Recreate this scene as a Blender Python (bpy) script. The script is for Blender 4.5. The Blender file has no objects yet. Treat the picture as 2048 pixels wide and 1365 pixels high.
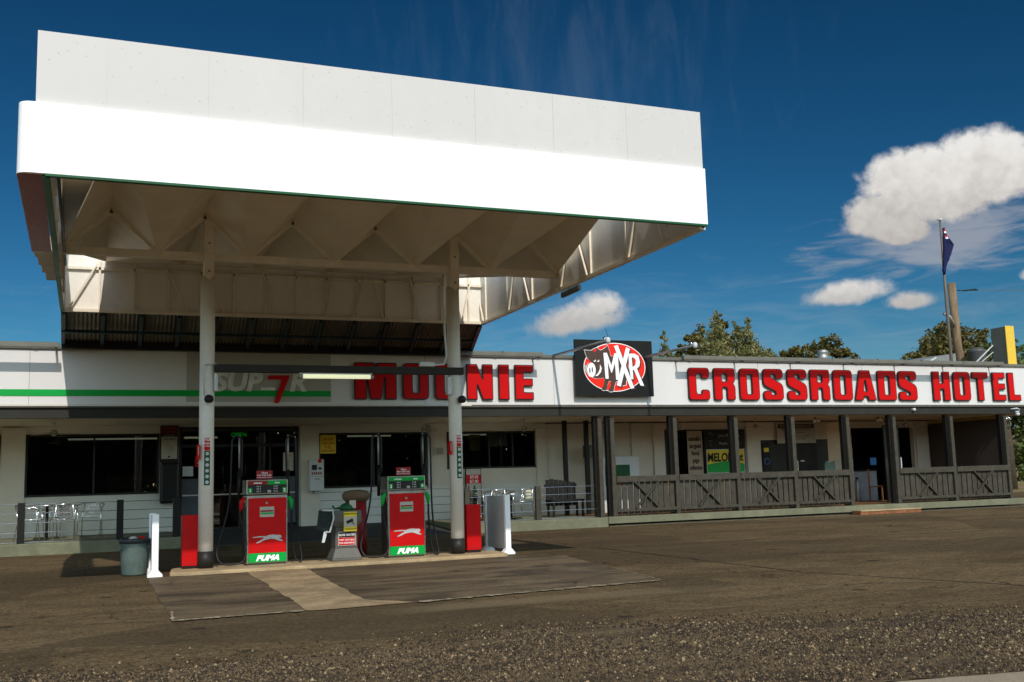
import bpy, bmesh, math, random
from mathutils import Vector, Matrix
R = math.radians
random.seed(7)
S = bpy.context.scene
COL = S.collection

# ------------------------------------------------------------------ camera
yaw, pitch, roll, FPX = .393226, .131691, -.0292484, 2085.3
cd = bpy.data.cameras.new('camera'); cam = bpy.data.objects.new('camera', cd); COL.objects.link(cam)
f = Vector((math.sin(yaw)*math.cos(pitch), math.cos(yaw)*math.cos(pitch), math.sin(pitch)))
r = Vector((math.cos(yaw), -math.sin(yaw), 0)); u = r.cross(f)
r2 = r*math.cos(roll)+u*math.sin(roll); u2 = u*math.cos(roll)-r*math.sin(roll)
m = Matrix((r2, u2, -f)).transposed().to_4x4(); m.translation = (0, 0, 1.2)
cam.matrix_world = m
cd.sensor_width = 36; cd.lens = 36*FPX/2048; cd.clip_start = .05; cd.clip_end = 3000
S.camera = cam

# ------------------------------------------------------------------ sun, view
SUND = Vector((.085, 1, -.85)).normalized()
sl = bpy.data.lights.new('sun', 'SUN'); sun = bpy.data.objects.new('sun', sl); COL.objects.link(sun)
sl.energy = 3.1; sl.angle = R(.53); sl.color = (1, .935, .86)
sun.rotation_mode = 'QUATERNION'; sun.rotation_quaternion = SUND.to_track_quat('-Z', 'Y'); sun.location = (0, -20, 30)
S.view_settings.view_transform = 'Standard'; S.view_settings.look = 'None'
S.view_settings.exposure = 0; S.view_settings.gamma = 1
S.render.resolution_x = 1024; S.render.resolution_y = 682

# ------------------------------------------------------------------ node expression helper
class NT:
    def __init__(s, nt): s.nt = nt
    def new(s, t, **k):
        n = s.nt.nodes.new(t)
        for a, b in k.items(): setattr(n, a, b)
        return n
    def put(s, sock, v):
        if isinstance(v, X): s.nt.links.new(v.o, sock)
        elif isinstance(v, bpy.types.NodeSocket): s.nt.links.new(v, sock)
        else: sock.default_value = v
    def math(s, op, *a, clamp=False):
        n = s.new('ShaderNodeMath', operation=op, use_clamp=clamp)
        for i, v in enumerate(a): s.put(n.inputs[i], v)
        return X(s, n.outputs[0])
    def noise(s, vec, scale, detail=4, rough=.55, dist=0, mscale=None):
        if mscale:
            mp = s.new('ShaderNodeMapping'); s.put(mp.inputs[0], vec); mp.inputs['Scale'].default_value = mscale; vec = mp.outputs[0]
        n = s.new('ShaderNodeTexNoise'); s.put(n.inputs['Vector'], vec)
        n.inputs['Scale'].default_value = scale; n.inputs['Detail'].default_value = detail
        n.inputs['Roughness'].default_value = rough; n.inputs['Distortion'].default_value = dist
        return X(s, n.outputs['Fac'])
    def vor(s, vec, scale, feat='F1', out='Distance'):
        n = s.new('ShaderNodeTexVoronoi', feature=feat); s.put(n.inputs['Vector'], vec); n.inputs['Scale'].default_value = scale
        return X(s, n.outputs[out])
    def ramp(s, v, a, b, c=0., d=1.):
        n = s.new('ShaderNodeMapRange', interpolation_type='SMOOTHSTEP'); s.put(n.inputs[0], v)
        n.inputs[1].default_value = a; n.inputs[2].default_value = b; n.inputs[3].default_value = c; n.inputs[4].default_value = d
        return X(s, n.outputs[0])
    def mix(s, fac, a, b, mode='MIX'):
        n = s.new('ShaderNodeMix', data_type='RGBA', blend_type=mode); s.put(n.inputs[0], fac)
        for i, v in ((6, a), (7, b)):
            if isinstance(v, (tuple, list)): v = (*v[:3], 1)
            s.put(n.inputs[i], v)
        return n.outputs[2]
    def bump(s, h, strength=.3, dist=.01):
        n = s.new('ShaderNodeBump'); n.inputs['Strength'].default_value = strength; n.inputs['Distance'].default_value = dist
        s.put(n.inputs['Height'], h); return n.outputs[0]
class X:
    def __init__(s, t, o): s.t, s.o = t, o
    def __add__(s, b): return s.t.math('ADD', s, b)
    def __radd__(s, b): return s.t.math('ADD', b, s)
    def __sub__(s, b): return s.t.math('SUBTRACT', s, b)
    def __rsub__(s, b): return s.t.math('SUBTRACT', b, s)
    def __mul__(s, b): return s.t.math('MULTIPLY', s, b)
    def __rmul__(s, b): return s.t.math('MULTIPLY', b, s)
    def __truediv__(s, b): return s.t.math('DIVIDE', s, b)

# ------------------------------------------------------------------ world: clear sky with a few fair-weather clouds
W = bpy.data.worlds.new('World'); S.world = W; W.use_nodes = True
nt = W.node_tree; nt.nodes.clear(); T = NT(nt)
tc = T.new('ShaderNodeTexCoord'); D = tc.outputs['Generated']
sky = T.new('ShaderNodeTexSky', sky_type='NISHITA', sun_disc=False)
sky.sun_elevation = R(40.3); sky.sun_rotation = R(184.9); sky.altitude = 300
sky.air_density = 1.0; sky.dust_density = .3; sky.ozone_density = 3.0
sep = T.new('ShaderNodeSeparateXYZ'); nt.links.new(D, sep.inputs[0])
dx, dy, dz = (X(T, sep.outputs[i]) for i in range(3))
az = T.math('ARCTAN2', dx, dy)*57.2958
el = T.math('ARCSINE', dz)*57.2958
skyc = T.mix(1.0, sky.outputs[0], (.115*.62, .115*.80, .115*.92), 'MULTIPLY')
sc_ = T.new('ShaderNodeSeparateColor'); nt.links.new(skyc, sc_.inputs[0])
ch = [T.math('POWER', X(T, sc_.outputs[i]), g_)*k_ for i, g_, k_ in ((0, 2.1, .95), (1, 1.60, .70), (2, 1.62, .59))]
cc_ = T.new('ShaderNodeCombineColor')
for i in range(3): T.put(cc_.inputs[i], ch[i])
# unseen half behind the camera brightened as added fill; other half deep blue
rear_fill = T.ramp(dy, .25, -.45)
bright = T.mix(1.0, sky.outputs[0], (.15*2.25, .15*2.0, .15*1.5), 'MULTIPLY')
skyc = T.mix(rear_fill, cc_.outputs[0], bright)
cmb = T.new('ShaderNodeCombineXYZ'); T.put(cmb.inputs[0], az); T.put(cmb.inputs[1], el)
P2 = cmb.outputs[0]
nbig = T.noise(P2, .62, 9, .56, .25)
nfine = T.noise(P2, 2.4, 6, .6, .1)
wisp = T.noise(P2, .55, 8, .62, .6, mscale=(.45, 2.4, 1))
def blob(a, e, ra, re, skew=0.0):
    da = az-a; de = (el-e)-da*skew
    ru = T.math('POWER', da*(1/ra), 2.0)
    dn = T.math('MAXIMUM', de*(-1/(re*.72)), 0.0); up = T.math('MAXIMUM', de*(1/re), 0.0)
    return 1-T.math('SQRT', ru+T.math('POWER', dn, 2.0)+T.math('POWER', up, 2.0))
MX = lambda a, b: T.math('MAXIMUM', a, b)
cum = MX(blob(45.6, 14.0, 4.5, 2.6, .04), blob(42.8, 12.9, 2.4, 1.7))
cum = MX(cum, MX(MX(blob(47.6, 14.5, 3.2, 2.5), blob(44.2, 14.6, 2.6, 1.9)), blob(43.6, 12.1, 1.6, 1.1)))
small = MX(MX(blob(26.3, 8.55, 3.2, 1.25, .12), blob(27.6, 9.2, 1.5, 1.0)), MX(blob(40.7, 9.1, 2.6, .95, .08), blob(43.7, 8.45, 1.5, .65)))
small = MX(small, blob(49.6, 9.2, .9, .5))
dens = T.ramp(cum+(nbig-.5)*.62+(nfine-.5)*.20, .0, .30)
dsm = T.ramp(small+(nbig-.5)*.9+(nfine-.5)*.2, .02, .55, 0, .95)
wm = blob(45.5, 11.3, 7.0, 2.4, .08)
dw = T.ramp(wm*.8+(wisp-.5)*1.9, -.05, .75, 0, .62)
veil = T.ramp(blob(30, 4.0, 60, 9.0)*.6+(wisp-.5)*1.2, .05, .9, 0, .30)
high = T.ramp(blob(26, 21, 14, 11)*.5+(T.noise(P2, .3, 6, .6, .5, mscale=(2.2, .5, 1))-.5)*1.5, .1, .9, 0, .22)
nmid = T.noise(P2, 1.1, 5, .55, .4)
light = T.ramp((el-13.9)*.22+(nbig-.5)*.9+(nmid-.5)*.8+(nfine-.5)*.25, -.7, .65)
ccol = T.mix(light, (.47, .44, .415), (.84, .82, .79))
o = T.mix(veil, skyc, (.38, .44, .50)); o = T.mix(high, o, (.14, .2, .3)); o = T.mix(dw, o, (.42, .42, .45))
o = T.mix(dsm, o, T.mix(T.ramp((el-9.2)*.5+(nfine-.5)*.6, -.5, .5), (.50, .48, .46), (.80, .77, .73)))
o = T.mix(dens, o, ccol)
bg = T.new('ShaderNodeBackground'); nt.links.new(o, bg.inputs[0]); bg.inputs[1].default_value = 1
wo = T.new('ShaderNodeOutputWorld'); nt.links.new(bg.outputs[0], wo.inputs[0])

# ------------------------------------------------------------------ materials
MATS = {}
def mat(name, c, rough=.6, metal=0., dirt=.25, scale=3., bump=0., bscale=60., spec=.28, emit=None, es=1., streak=False, coat=0.):
    if name in MATS: return MATS[name]
    M = bpy.data.materials.new(name); M.use_nodes = True; nt = M.node_tree
    b = nt.nodes['Principled BSDF']; T = NT(nt)
    g = T.new('ShaderNodeNewGeometry').outputs['Position']
    n = T.noise(g, scale, 6, .62, .3, mscale=(1, 1, .25) if streak else None)
    n2 = T.noise(g, scale*9, 4, .6)
    fac = T.ramp(n*.7+n2*.3, .38, .68)
    dk = tuple(x*(1-dirt) for x in c)
    T.put(b.inputs['Base Color'], T.mix(fac, dk, c))
    T.put(b.inputs['Roughness'], T.ramp(n2, .2, .8, max(.03, rough-.08), min(1, rough+.08)))
    b.inputs['Metallic'].default_value = metal; b.inputs['Specular IOR Level'].default_value = spec
    if coat: b.inputs['Coat Weight'].default_value = coat
    if bump: T.put(b.inputs['Normal'], T.bump(T.noise(g, bscale, 4, .6), bump, .01))
    if emit: b.inputs['Emission Color'].default_value = (*emit, 1); b.inputs['Emission Strength'].default_value = es
    MATS[name] = M; return M
white = mat('white_fascia', (.72, .70, .675), .55, dirt=.05, scale=1.2, streak=True)
signwhite = mat('sign_white', (.97, .97, .97), .45, dirt=.01)
panelwhite = mat('panel_white', (.635, .605, .575), .55, dirt=.05, scale=.9, streak=True)
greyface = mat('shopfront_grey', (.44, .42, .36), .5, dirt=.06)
cream = mat('cream_paint', (.80, .70, .54), .45, dirt=.12, scale=1.6, bump=.05, bscale=9)
panelcream = mat('panel_cream', (.90, .86, .77), .5, dirt=.12, scale=1.5, streak=True)
creamsteel = mat('cream_steel', (.93, .84, .68), .45, dirt=.15, scale=4)
column_p = mat('column_paint', (.80, .76, .68), .42, dirt=.1, scale=2)
wallw = mat('wall_paint', (.68, .63, .53), .6, dirt=.07, scale=1)
wallb = mat('dado_paint', (.66, .66, .60), .6, dirt=.08, scale=1)
ceilp = mat('ceiling_paint', (.78, .66, .47), .6, dirt=.1)
red = mat('red_paint', (.58, .004, .005), .38, dirt=.12, scale=5, spec=.2)
darkred = mat('dark_red', (.33, .02, .018), .4)
letred = mat('letter_red', (.60, .003, .004), .55, dirt=.07, spec=.12)
green = mat('green_paint', (.0, .36, .05), .35, dirt=.05)
dgreen = mat('dark_green', (.01, .10, .03), .45)
black = mat('black_paint', (.012, .011, .010), .45, dirt=.2)
rubber = mat('rubber', (.010, .009, .009), .42, dirt=.3)
beamd = mat('dark_beam', (.026, .024, .018), .6, dirt=.25, spec=.3)
timber = mat('grey_timber', (.072, .063, .045), .7, dirt=.4, scale=8, bump=.3, bscale=30)
gutterm = mat('gutter_steel', (.155, .15, .12), .5, dirt=.2)
bluegreen = mat('awning_frame', (.02, .05, .06), .5, dirt=.3)
corr = mat('corrugated_sheet', (.30, .26, .19), .5, dirt=.35, scale=2, metal=.2)
conc = mat('deck_concrete', (.205, .205, .130), .85, dirt=.3, scale=2.5, bump=.25)
kerbc = mat('island_concrete', (.50, .37, .21), .85, dirt=.35, scale=3, bump=.3)
stripc = mat('pale_concrete', (.42, .30, .165), .85, dirt=.5, scale=1.6, bump=.3, bscale=40)
steel = mat('stainless', (.50, .47, .41), .33, metal=1, dirt=.08, scale=.6)
alu = mat('aluminium', (.8, .8, .78), .22, metal=1, dirt=.1)
galv = mat('galvanised', (.42, .42, .40), .45, metal=.7, dirt=.25)
greyplastic = mat('grey_plastic', (.13, .125, .11), .5, dirt=.25)
binm = mat('bin_plastic', (.14, .19, .17), .45, dirt=.3)
putty = mat('putty_white', (.62, .64, .64), .4, dirt=.08)
yellow = mat('yellow_paint', (.80, .52, .05), .45, dirt=.08)
signyel = mat('sign_yellow', (.78, .6, .03), .4, dirt=.03)
paper = mat('paper', (.5, .47, .40), .7, dirt=.08)
ink = mat('ink', (.015, .014, .013), .6)
dgrey = mat('dark_grey', (.024, .022, .019), .5)
door_m = mat('door_dark', (.022, .022, .02), .4)
orange = mat('tan_timber', (.42, .19, .07), .6, dirt=.3, bump=.2)
brick = mat('step_brick', (.33, .13, .06), .8, dirt=.4, scale=7, bump=.4)
brown = mat('boar_brown', (.075, .042, .03), .45, dirt=.02)
emred = mat('emblem_red', (.85, .02, .004), .35, dirt=.02)
bark = mat('bark', (.10, .075, .05), .9, dirt=.4, scale=6, bump=.6, bscale=25)
polewood = mat('weathered_pole', (.27, .185, .11), .85, dirt=.5, scale=5, bump=.6, bscale=30, streak=True)
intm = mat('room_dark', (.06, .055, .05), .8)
shelfm = mat('shelf_goods', (.30, .20, .13), .6, dirt=.8, scale=14)
flagblue = mat('flag_blue', (.008, .012, .075), .8, dirt=.25)
wallgrey = mat('posters_grey', (.07, .085, .10), .35, dirt=.2, scale=4)
blackpad = mat('black_vinyl', (.008, .008, .008), .35, dirt=.2)
fluor = mat('tube_glow', (.8, .8, .6), .3, emit=(.85, .88, .55), es=.8)
neon = mat('neon_green', (0, .2, .02), .3, emit=(.0, .8, .05), es=.28)
bluelit = mat('screen_glow', (.02, .05, .1), .6, emit=(.06, .22, .5), es=.2)
bulbm = mat('lamp_silver', (.75, .75, .72), .2, metal=.8)
tandeck = mat('veranda_boards', (.22, .11, .05), .7, dirt=.4, scale=3, bump=.2)
roofgrey = mat('far_roof', (.28, .29, .28), .6, metal=.3)

def leafmat(name, a, b):
    M = bpy.data.materials.new(name); M.use_nodes = True; nt = M.node_tree; T = NT(nt); bs = nt.nodes['Principled BSDF']
    g = T.new('ShaderNodeNewGeometry').outputs['Position']
    T.put(bs.inputs['Base Color'], T.mix(T.ramp(T.noise(g, 3.0, 3), .35, .65), a, b))
    bs.inputs['Roughness'].default_value = .5; bs.inputs['Specular IOR Level'].default_value = .35
    tr = T.new('ShaderNodeBsdfTranslucent'); T.put(tr.inputs[0], T.mix(.5, a, b))
    ms = T.new('ShaderNodeMixShader'); ms.inputs[0].default_value = .2
    nt.links.new(bs.outputs[0], ms.inputs[1]); nt.links.new(tr.outputs[0], ms.inputs[2])
    nt.links.new(ms.outputs[0], nt.nodes['Material Output'].inputs[0]); return M
leafpine = leafmat('needles', (.12, .125, .04), (.24, .22, .08))
leafgum = leafmat('leaves_olive', (.065, .06, .015), (.17, .14, .035))
leafgreen = leafmat('leaves_green', (.04, .06, .012), (.12, .14, .025))

def glassmat():
    M = bpy.data.materials.new('window_glass'); M.use_nodes = True; nt = M.node_tree; nt.nodes.clear(); T = NT(nt)
    g = T.new('ShaderNodeNewGeometry').outputs['Position']
    tr = T.new('ShaderNodeBsdfTransparent'); tr.inputs[0].default_value = (.42, .43, .42, 1)
    gl = T.new('ShaderNodeBsdfGlossy'); gl.inputs[0].default_value = (.9, .9, .9, 1); gl.inputs['Roughness'].default_value = .01
    T.put(gl.inputs['Normal'], T.bump(T.noise(g, .8, 1, .4), .02, .06))
    fr = T.new('ShaderNodeFresnel'); fr.inputs[0].default_value = 1.52
    ms = T.new('ShaderNodeMixShader'); T.put(ms.inputs[0], X(T, fr.outputs[0])*1.6+.05)
    nt.links.new(tr.outputs[0], ms.inputs[1]); nt.links.new(gl.outputs[0], ms.inputs[2])
    ou = T.new('ShaderNodeOutputMaterial'); nt.links.new(ms.outputs[0], ou.inputs[0]); return M
glass = glassmat()

def groundmat():
    M = bpy.data.materials.new('asphalt'); M.use_nodes = True; nt = M.node_tree; T = NT(nt); b = nt.nodes['Principled BSDF']
    g = T.new('ShaderNodeNewGeometry').outputs['Position']
    sp = T.new('ShaderNodeSeparateXYZ'); nt.links.new(g, sp.inputs[0]); x, y = X(T, sp.outputs[0]), X(T, sp.outputs[1])
    big = T.noise(g, .30, 8, .66, 1.2, mscale=(.5, 1.2, 1)); mid = T.noise(g, 1.6, 7, .65, .5, mscale=(.6, 1.4, 1))
    fine = T.noise(g, 55, 3, .7); agg = T.vor(g, 70); grit = T.noise(g, 190, 2, .6)
    sp2 = T.noise(g, 21, 2, .8); sp3 = T.noise(g, 9, 3, .7, 0, mscale=(.6, 1, 1))
    c = T.mix(T.ramp(big*.55+mid*.45, .36, .66), (.115, .079, .040), (.245, .170, .088))
    c = T.mix(T.ramp(sp2*.6+sp3*.4, .40, .60, .55, 0), c, (.040, .027, .014))
    c = T.mix(T.ramp(sp2*.5+grit*.5, .52, .66, 0, .55), c, (.30, .22, .12))
    c = T.mix(T.ramp(T.noise(g, 1.1, 5, .6, 1.2, mscale=(.35, 1.6, 1)), .60, .76, 0, .75), c, (.034, .026, .016))
    c = T.mix(T.ramp(T.noise(g, .8, 6, .7, 1.0, mscale=(.3, 2.0, 1)), .60, .72, 0, .55), c, (.26, .20, .115))
    # rebated patches, oil drips and hairline cracks
    cell = T.new('ShaderNodeTexVoronoi', feature='F1'); T.put(cell.inputs['Vector'], g); cell.inputs['Scale'].default_value = .33
    cs = T.new('ShaderNodeSeparateColor'); nt.links.new(cell.outputs['Color'], cs.inputs[0])
    c = T.mix(T.ramp(X(T, cs.outputs[0]), .62, .66, 0, .5)*T.ramp(mid, .3, .6), c, (.05, .038, .026))
    wv = T.new('ShaderNodeVectorMath', operation='ADD'); nt.links.new(g, wv.inputs[0])
    nz = T.new('ShaderNodeTexNoise'); nt.links.new(g, nz.inputs['Vector']); nz.inputs['Scale'].default_value = 1.3; nz.inputs['Detail'].default_value = 5; nt.links.new(nz.outputs['Color'], wv.inputs[1])
    ed = T.new('ShaderNodeTexVoronoi', feature='DISTANCE_TO_EDGE'); nt.links.new(wv.outputs[0], ed.inputs['Vector']); ed.inputs['Scale'].default_value = .42
    crack = T.ramp(X(T, ed.outputs[0]), .002, .008, 1, 0)*T.ramp(T.noise(g, .22, 3), .46, .56)
    c = T.mix(crack*.9, c, (.02, .016, .012))
    oil = T.ramp(T.vor(g, 1.15)+(mid-.5)*.12, .05, .13, .75, 0)
    c = T.mix(oil, c, (.022, .018, .014))
    # worn pale sweep where cars turn out of the forecourt
    yy = y-(9.75+T.math('SINE', (x-3.0)*.5)*.25-(x-3)*.10)
    sw = T.ramp(T.math('ABSOLUTE', yy)+(mid-.5)*.5, .12, .38, 1, 0)*T.ramp(x, 2.4, 3.4)*T.ramp(x, 4.8, 7.2, 1, 0)
    c = T.mix(sw*.5, c, (.26, .20, .115))
    c = T.mix(T.ramp(fine*.6+grit*.4, .35, .62), T.mix(.55, c, (.03, .02, .01)), c)
    c = T.mix(T.ramp(agg, .04, .16, .55, 0), c, (.30, .24, .15))
    c = T.mix(T.ramp(T.vor(g, 7.5), .018, .03, .8, 0), c, (.40, .35, .27))
    # far ground turns to dry grass and earth past the car park
    far = T.ramp(T.math('MAXIMUM', y-34, x-60)+(mid-.5)*5, -1.5, 2)
    gr = T.mix(T.ramp(T.noise(g, .25, 5), .4, .6), (.17, .15, .05), (.24, .18, .10))
    c = T.mix(far, c, gr)
    T.put(b.inputs['Base Color'], c); b.inputs['Roughness'].default_value = .95; b.inputs['Specular IOR Level'].default_value = .08
    h = fine*.5+agg*.6+grit*.25+mid*.6
    T.put(b.inputs['Normal'], T.bump(h, .75, .012)); return M
asphalt = groundmat()
def slabmat(name, a, bcol, sheen):
    M = bpy.data.materials.new(name); M.use_nodes = True; nt = M.node_tree; T = NT(nt); b = nt.nodes['Principled BSDF']
    g = T.new('ShaderNodeNewGeometry').outputs['Position']
    st = T.noise(g, 1.0, 7, .65, 1.0, mscale=(.5, 1.5, 1)); fine = T.noise(g, 70, 3, .7); blot = T.noise(g, 2.2, 5, .6, .7)
    c = T.mix(T.ramp(st, .36, .62), a, bcol)
    c = T.mix(T.ramp(blot, .58, .72, 0, .7), c, tuple(v*.45 for v in a))
    c = T.mix(T.ramp(fine, .3, .7, .35, 0), c, (.02, .015, .012))
    c = T.mix(T.ramp(T.vor(g, 6), .015, .03, .7, 0), c, (.35, .3, .22))
    c = T.mix(T.ramp(T.noise(g, 24, 2, .8), .40, .58, .35, 0), c, (.03, .022, .013))
    T.put(b.inputs['Base Color'], c); T.put(b.inputs['Roughness'], T.ramp(st, .3, .7, sheen, sheen+.2)); b.inputs['Specular IOR Level'].default_value = .2
    T.put(b.inputs['Normal'], T.bump(fine*.5+blot, .35, .01)); return M
apronm = slabmat('apron_asphalt', (.075, .056, .034), (.215, .155, .088), .55)
gravelm = slabmat('gravel_bed', (.070, .048, .025), (.17, .118, .06), .8)
edgem = mat('crumbled_edge', (.50, .40, .26), .9, dirt=.7, scale=14, bump=.6)
seam = mat('tar_seam', (.022, .017, .012), .7)
def grooved(name, c, axis, period, dark=.5, depth=.02, width=.1, dirt=.1, rough=.6):
    M = bpy.data.materials.new(name); M.use_nodes = True; nt = M.node_tree; T = NT(nt); b = nt.nodes['Principled BSDF']
    g = T.new('ShaderNodeNewGeometry').outputs['Position']; sp = T.new('ShaderNodeSeparateXYZ'); nt.links.new(g, sp.inputs[0])
    v = T.math('FRACT', X(T, sp.outputs[axis])/period)
    l = T.ramp(v, width*.2, width, 0, 1)
    n = T.ramp(T.noise(g, 2, 5), .35, .7, 1-dirt, 1)
    cc = T.mix(n, tuple(x*(1-dirt*2) for x in c), c)
    T.put(b.inputs['Base Color'], T.mix(l, tuple(x*dark for x in c), cc)); b.inputs['Roughness'].default_value = rough
    T.put(b.inputs['Normal'], T.bump(l, 1, depth)); return M
siding = grooved('wall_siding', (.66, .66, .60), 2, .20, .35, .012, .07)
slatwall = grooved('lattice_screen', (.06, .042, .032), 0, .06, .4, .01, .3)
slatwally = grooved('lattice_screen_side', (.06, .042, .032), 1, .06, .4, .01, .3)

# ------------------------------------------------------------------ mesh builder
OFF = {}
def tag(o, label=None, cat=None, group=None, kind=None):
    if label: o['label'] = label
    if cat: o['category'] = cat
    if group: o['group'] = group
    if kind: o['kind'] = kind
    return o
def empty(name, loc, label, cat, group=None):
    o = bpy.data.objects.new(name, None); COL.objects.link(o); o.location = loc; o.empty_display_size = .1
    OFF[o.name] = Vector(loc); return tag(o, label, cat, group)
class MB:
    def __init__(s): s.b = bmesh.new()
    def box(s, x0, x1, y0, y1, z0, z1):
        v = [s.b.verts.new((x, y, z)) for x in (x0, x1) for y in (y0, y1) for z in (z0, z1)]
        for q in ((0, 1, 3, 2), (4, 6, 7, 5), (0, 4, 5, 1), (2, 3, 7, 6), (0, 2, 6, 4), (1, 5, 7, 3)): s.b.faces.new([v[i] for i in q])
        return s
    def hull8(s, a, b):   # a, b: quads of 4 points (loops matching)
        va = [s.b.verts.new(p) for p in a]; vb = [s.b.verts.new(p) for p in b]
        s.b.faces.new(va[::-1]); s.b.faces.new(vb)
        n = len(a)
        for i in range(n): s.b.faces.new((va[i], va[(i+1) % n], vb[(i+1) % n], vb[i]))
        return s
    def bar(s, p, q, w, h=None, up=(0, 0, 1)):
        p, q = Vector(p), Vector(q); h = h or w; d = (q-p).normalized(); U = Vector(up)
        if abs(d.dot(U)) > .98: U = Vector((0, 1, 0))
        a = d.cross(U).normalized()*w/2; b = a.cross(d).normalized()*h/2
        c = lambda o: [o+a+b, o-a+b, o-a-b, o+a-b]
        return s.hull8(c(p), c(q))
    def tube(s, pts, r, n=8, cap=True):
        pts = [Vector(p) for p in pts]; rs = r if isinstance(r, (list, tuple)) else [r]*len(pts); rings = []
        ref = None
        for i, p in enumerate(pts):
            d = (pts[min(i+1, len(pts)-1)]-pts[max(i-1, 0)]).normalized()
            if ref is None: ref = Vector((0, 0, 1)) if abs(d.z) < .9 else Vector((1, 0, 0))
            a = d.cross(ref).normalized(); b = a.cross(d); ref = b
            rings.append([s.b.verts.new(p+(a*math.cos(t)+b*math.sin(t))*rs[i]) for t in [2*math.pi*k/n for k in range(n)]])
        for i in range(len(rings)-1):
            for k in range(n):
                fc = s.b.faces.new((rings[i][k], rings[i][(k+1) % n], rings[i+1][(k+1) % n], rings[i+1][k])); fc.smooth = n > 5
        if cap: s.b.faces.new(rings[0][::-1]); s.b.faces.new(rings[-1])
        return s
    def lathe(s, c, prof, n=24):   # prof: (r, z)
        c = Vector(c); rings = []
        for rr, z in prof:
            rings.append([s.b.verts.new(c+Vector((rr*math.cos(2*math.pi*k/n), rr*math.sin(2*math.pi*k/n), z))) for k in range(n)])
        for i in range(len(rings)-1):
            for k in range(n):
                fc = s.b.faces.new((rings[i][k], rings[i][(k+1) % n], rings[i+1][(k+1) % n], rings[i+1][k])); fc.smooth = True
        s.b.faces.new(rings[0][::-1]); s.b.faces.new(rings[-1]); return s
    def prism(s, pts, y0, y1):   # polygon in XZ extruded along Y
        return s.hull8([(x, y0, z) for x, z in pts], [(x, y1, z) for x, z in pts])
    def poly(s, pts):
        s.b.faces.new([s.b.verts.new(p) for p in pts]); return s
    def build(s, name, m, parent=None, bevel=0, kind=None, off=None):
        bmesh.ops.recalc_face_normals(s.b, faces=s.b.faces)
        o0 = OFF[parent.name] if parent is not None else Vector(off or (0, 0, 0))
        if o0.length: bmesh.ops.translate(s.b, verts=s.b.verts, vec=-o0)
        me = bpy.data.meshes.new(name); s.b.to_mesh(me); s.b.free(); me.materials.append(m)
        o = bpy.data.objects.new(name, me); COL.objects.link(o)
        if parent is not None: o.parent = parent
        else: o.location = o0
        OFF[o.name] = o0
        if bevel:
            b = o.modifiers.new('bevel', 'BEVEL'); b.width = bevel; b.segments = 2; b.limit_method = 'ANGLE'; b.angle_limit = R(40)
        if kind: o['kind'] = kind
        return o
def box(name, m, parent, x0, x1, y0, y1, z0, z1, bevel=0, **k): return MB().box(x0, x1, y0, y1, z0, z1).build(name, m, parent, bevel, **k)

def text(s, h, x, y, z, m, parent, name='lettering', align='CENTER', off=0., ext=.003, shear=0., wscale=1., yaw=0., spacing=1.):
    c = bpy.data.curves.new(name, 'FONT'); c.body = s; c.size = h*1.38; c.extrude = ext/2; c.offset = off; c.align_x = align; c.shear = shear
    c.resolution_u = 3; c.space_character = spacing
    t = bpy.data.objects.new('tmp_text', c); COL.objects.link(t); dg = bpy.context.evaluated_depsgraph_get(); dg.update()
    me = bpy.data.meshes.new_from_object(t.evaluated_get(dg)); bpy.data.objects.remove(t)
    o0 = OFF[parent.name]
    rot = Matrix.Rotation(yaw, 4, 'Z')@Matrix.Rotation(R(90), 4, 'X')@Matrix.Diagonal((wscale, 1, 1, 1))
    me.transform(Matrix.Translation(Vector((x, y, z))-o0)@rot)
    me.materials.clear(); me.materials.append(m)
    o = bpy.data.objects.new(name, me); COL.objects.link(o); o.parent = parent; OFF[o.name] = o0; return o
def kids(o): return [c for c in bpy.data.objects if c.parent == o]
def copy_tree(o, parent=None):
    c = o.copy(); COL.objects.link(c); OFF[c.name] = OFF.get(o.name, Vector())
    if parent is not None: c.parent = parent
    for ch in kids(o): copy_tree(ch, c)
    return c

# =================================================================== GROUND
def sheet(name, pts, z, m, jit=.0, step=.08, kind='structure'):
    out = []
    for i, p in enumerate(pts):
        a, b = Vector(p), Vector(pts[(i+1) % len(pts)]); n = max(1, int((b-a).length/step)) if jit else 1
        nr = Vector((-(b-a).y, (b-a).x)).normalized(); w = 0
        for k in range(n):
            w = w*.75+random.uniform(-jit, jit)*.6
            q = a.lerp(b, k/n)+nr*(w if k else 0); out.append((q.x, q.y, z))
    b = MB(); b.poly(out); bmesh.ops.triangulate(b.b, faces=b.b.faces); o = b.build(name, m); o['kind'] = kind
    for p_ in o.data.polygons:
        pass
    return o
g = MB(); g.poly([(-900, -900, 0), (900, -900, 0), (900, 900, 0), (-900, 900, 0)]); g.build('ground', asphalt, kind='structure')
sheet('forecourt_pavement', [(.89, 15.36), (.81, 10.23), (2.10, 10.30), (2.27, 15.4)], .004, apronm, .012)
sheet('forecourt_pavement', [(3.0, 15.4), (2.72, 10.85), (3.14, 10.30), (6.17, 10.63), (6.98, 14.93), (6.32, 15.42)], .004, apronm, .012)
sheet('concrete_path', [(2.22, 15.5), (2.06, 10.24), (3.16, 10.27), (2.76, 10.86), (3.05, 15.5)], .008, stripc, .02)
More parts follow.
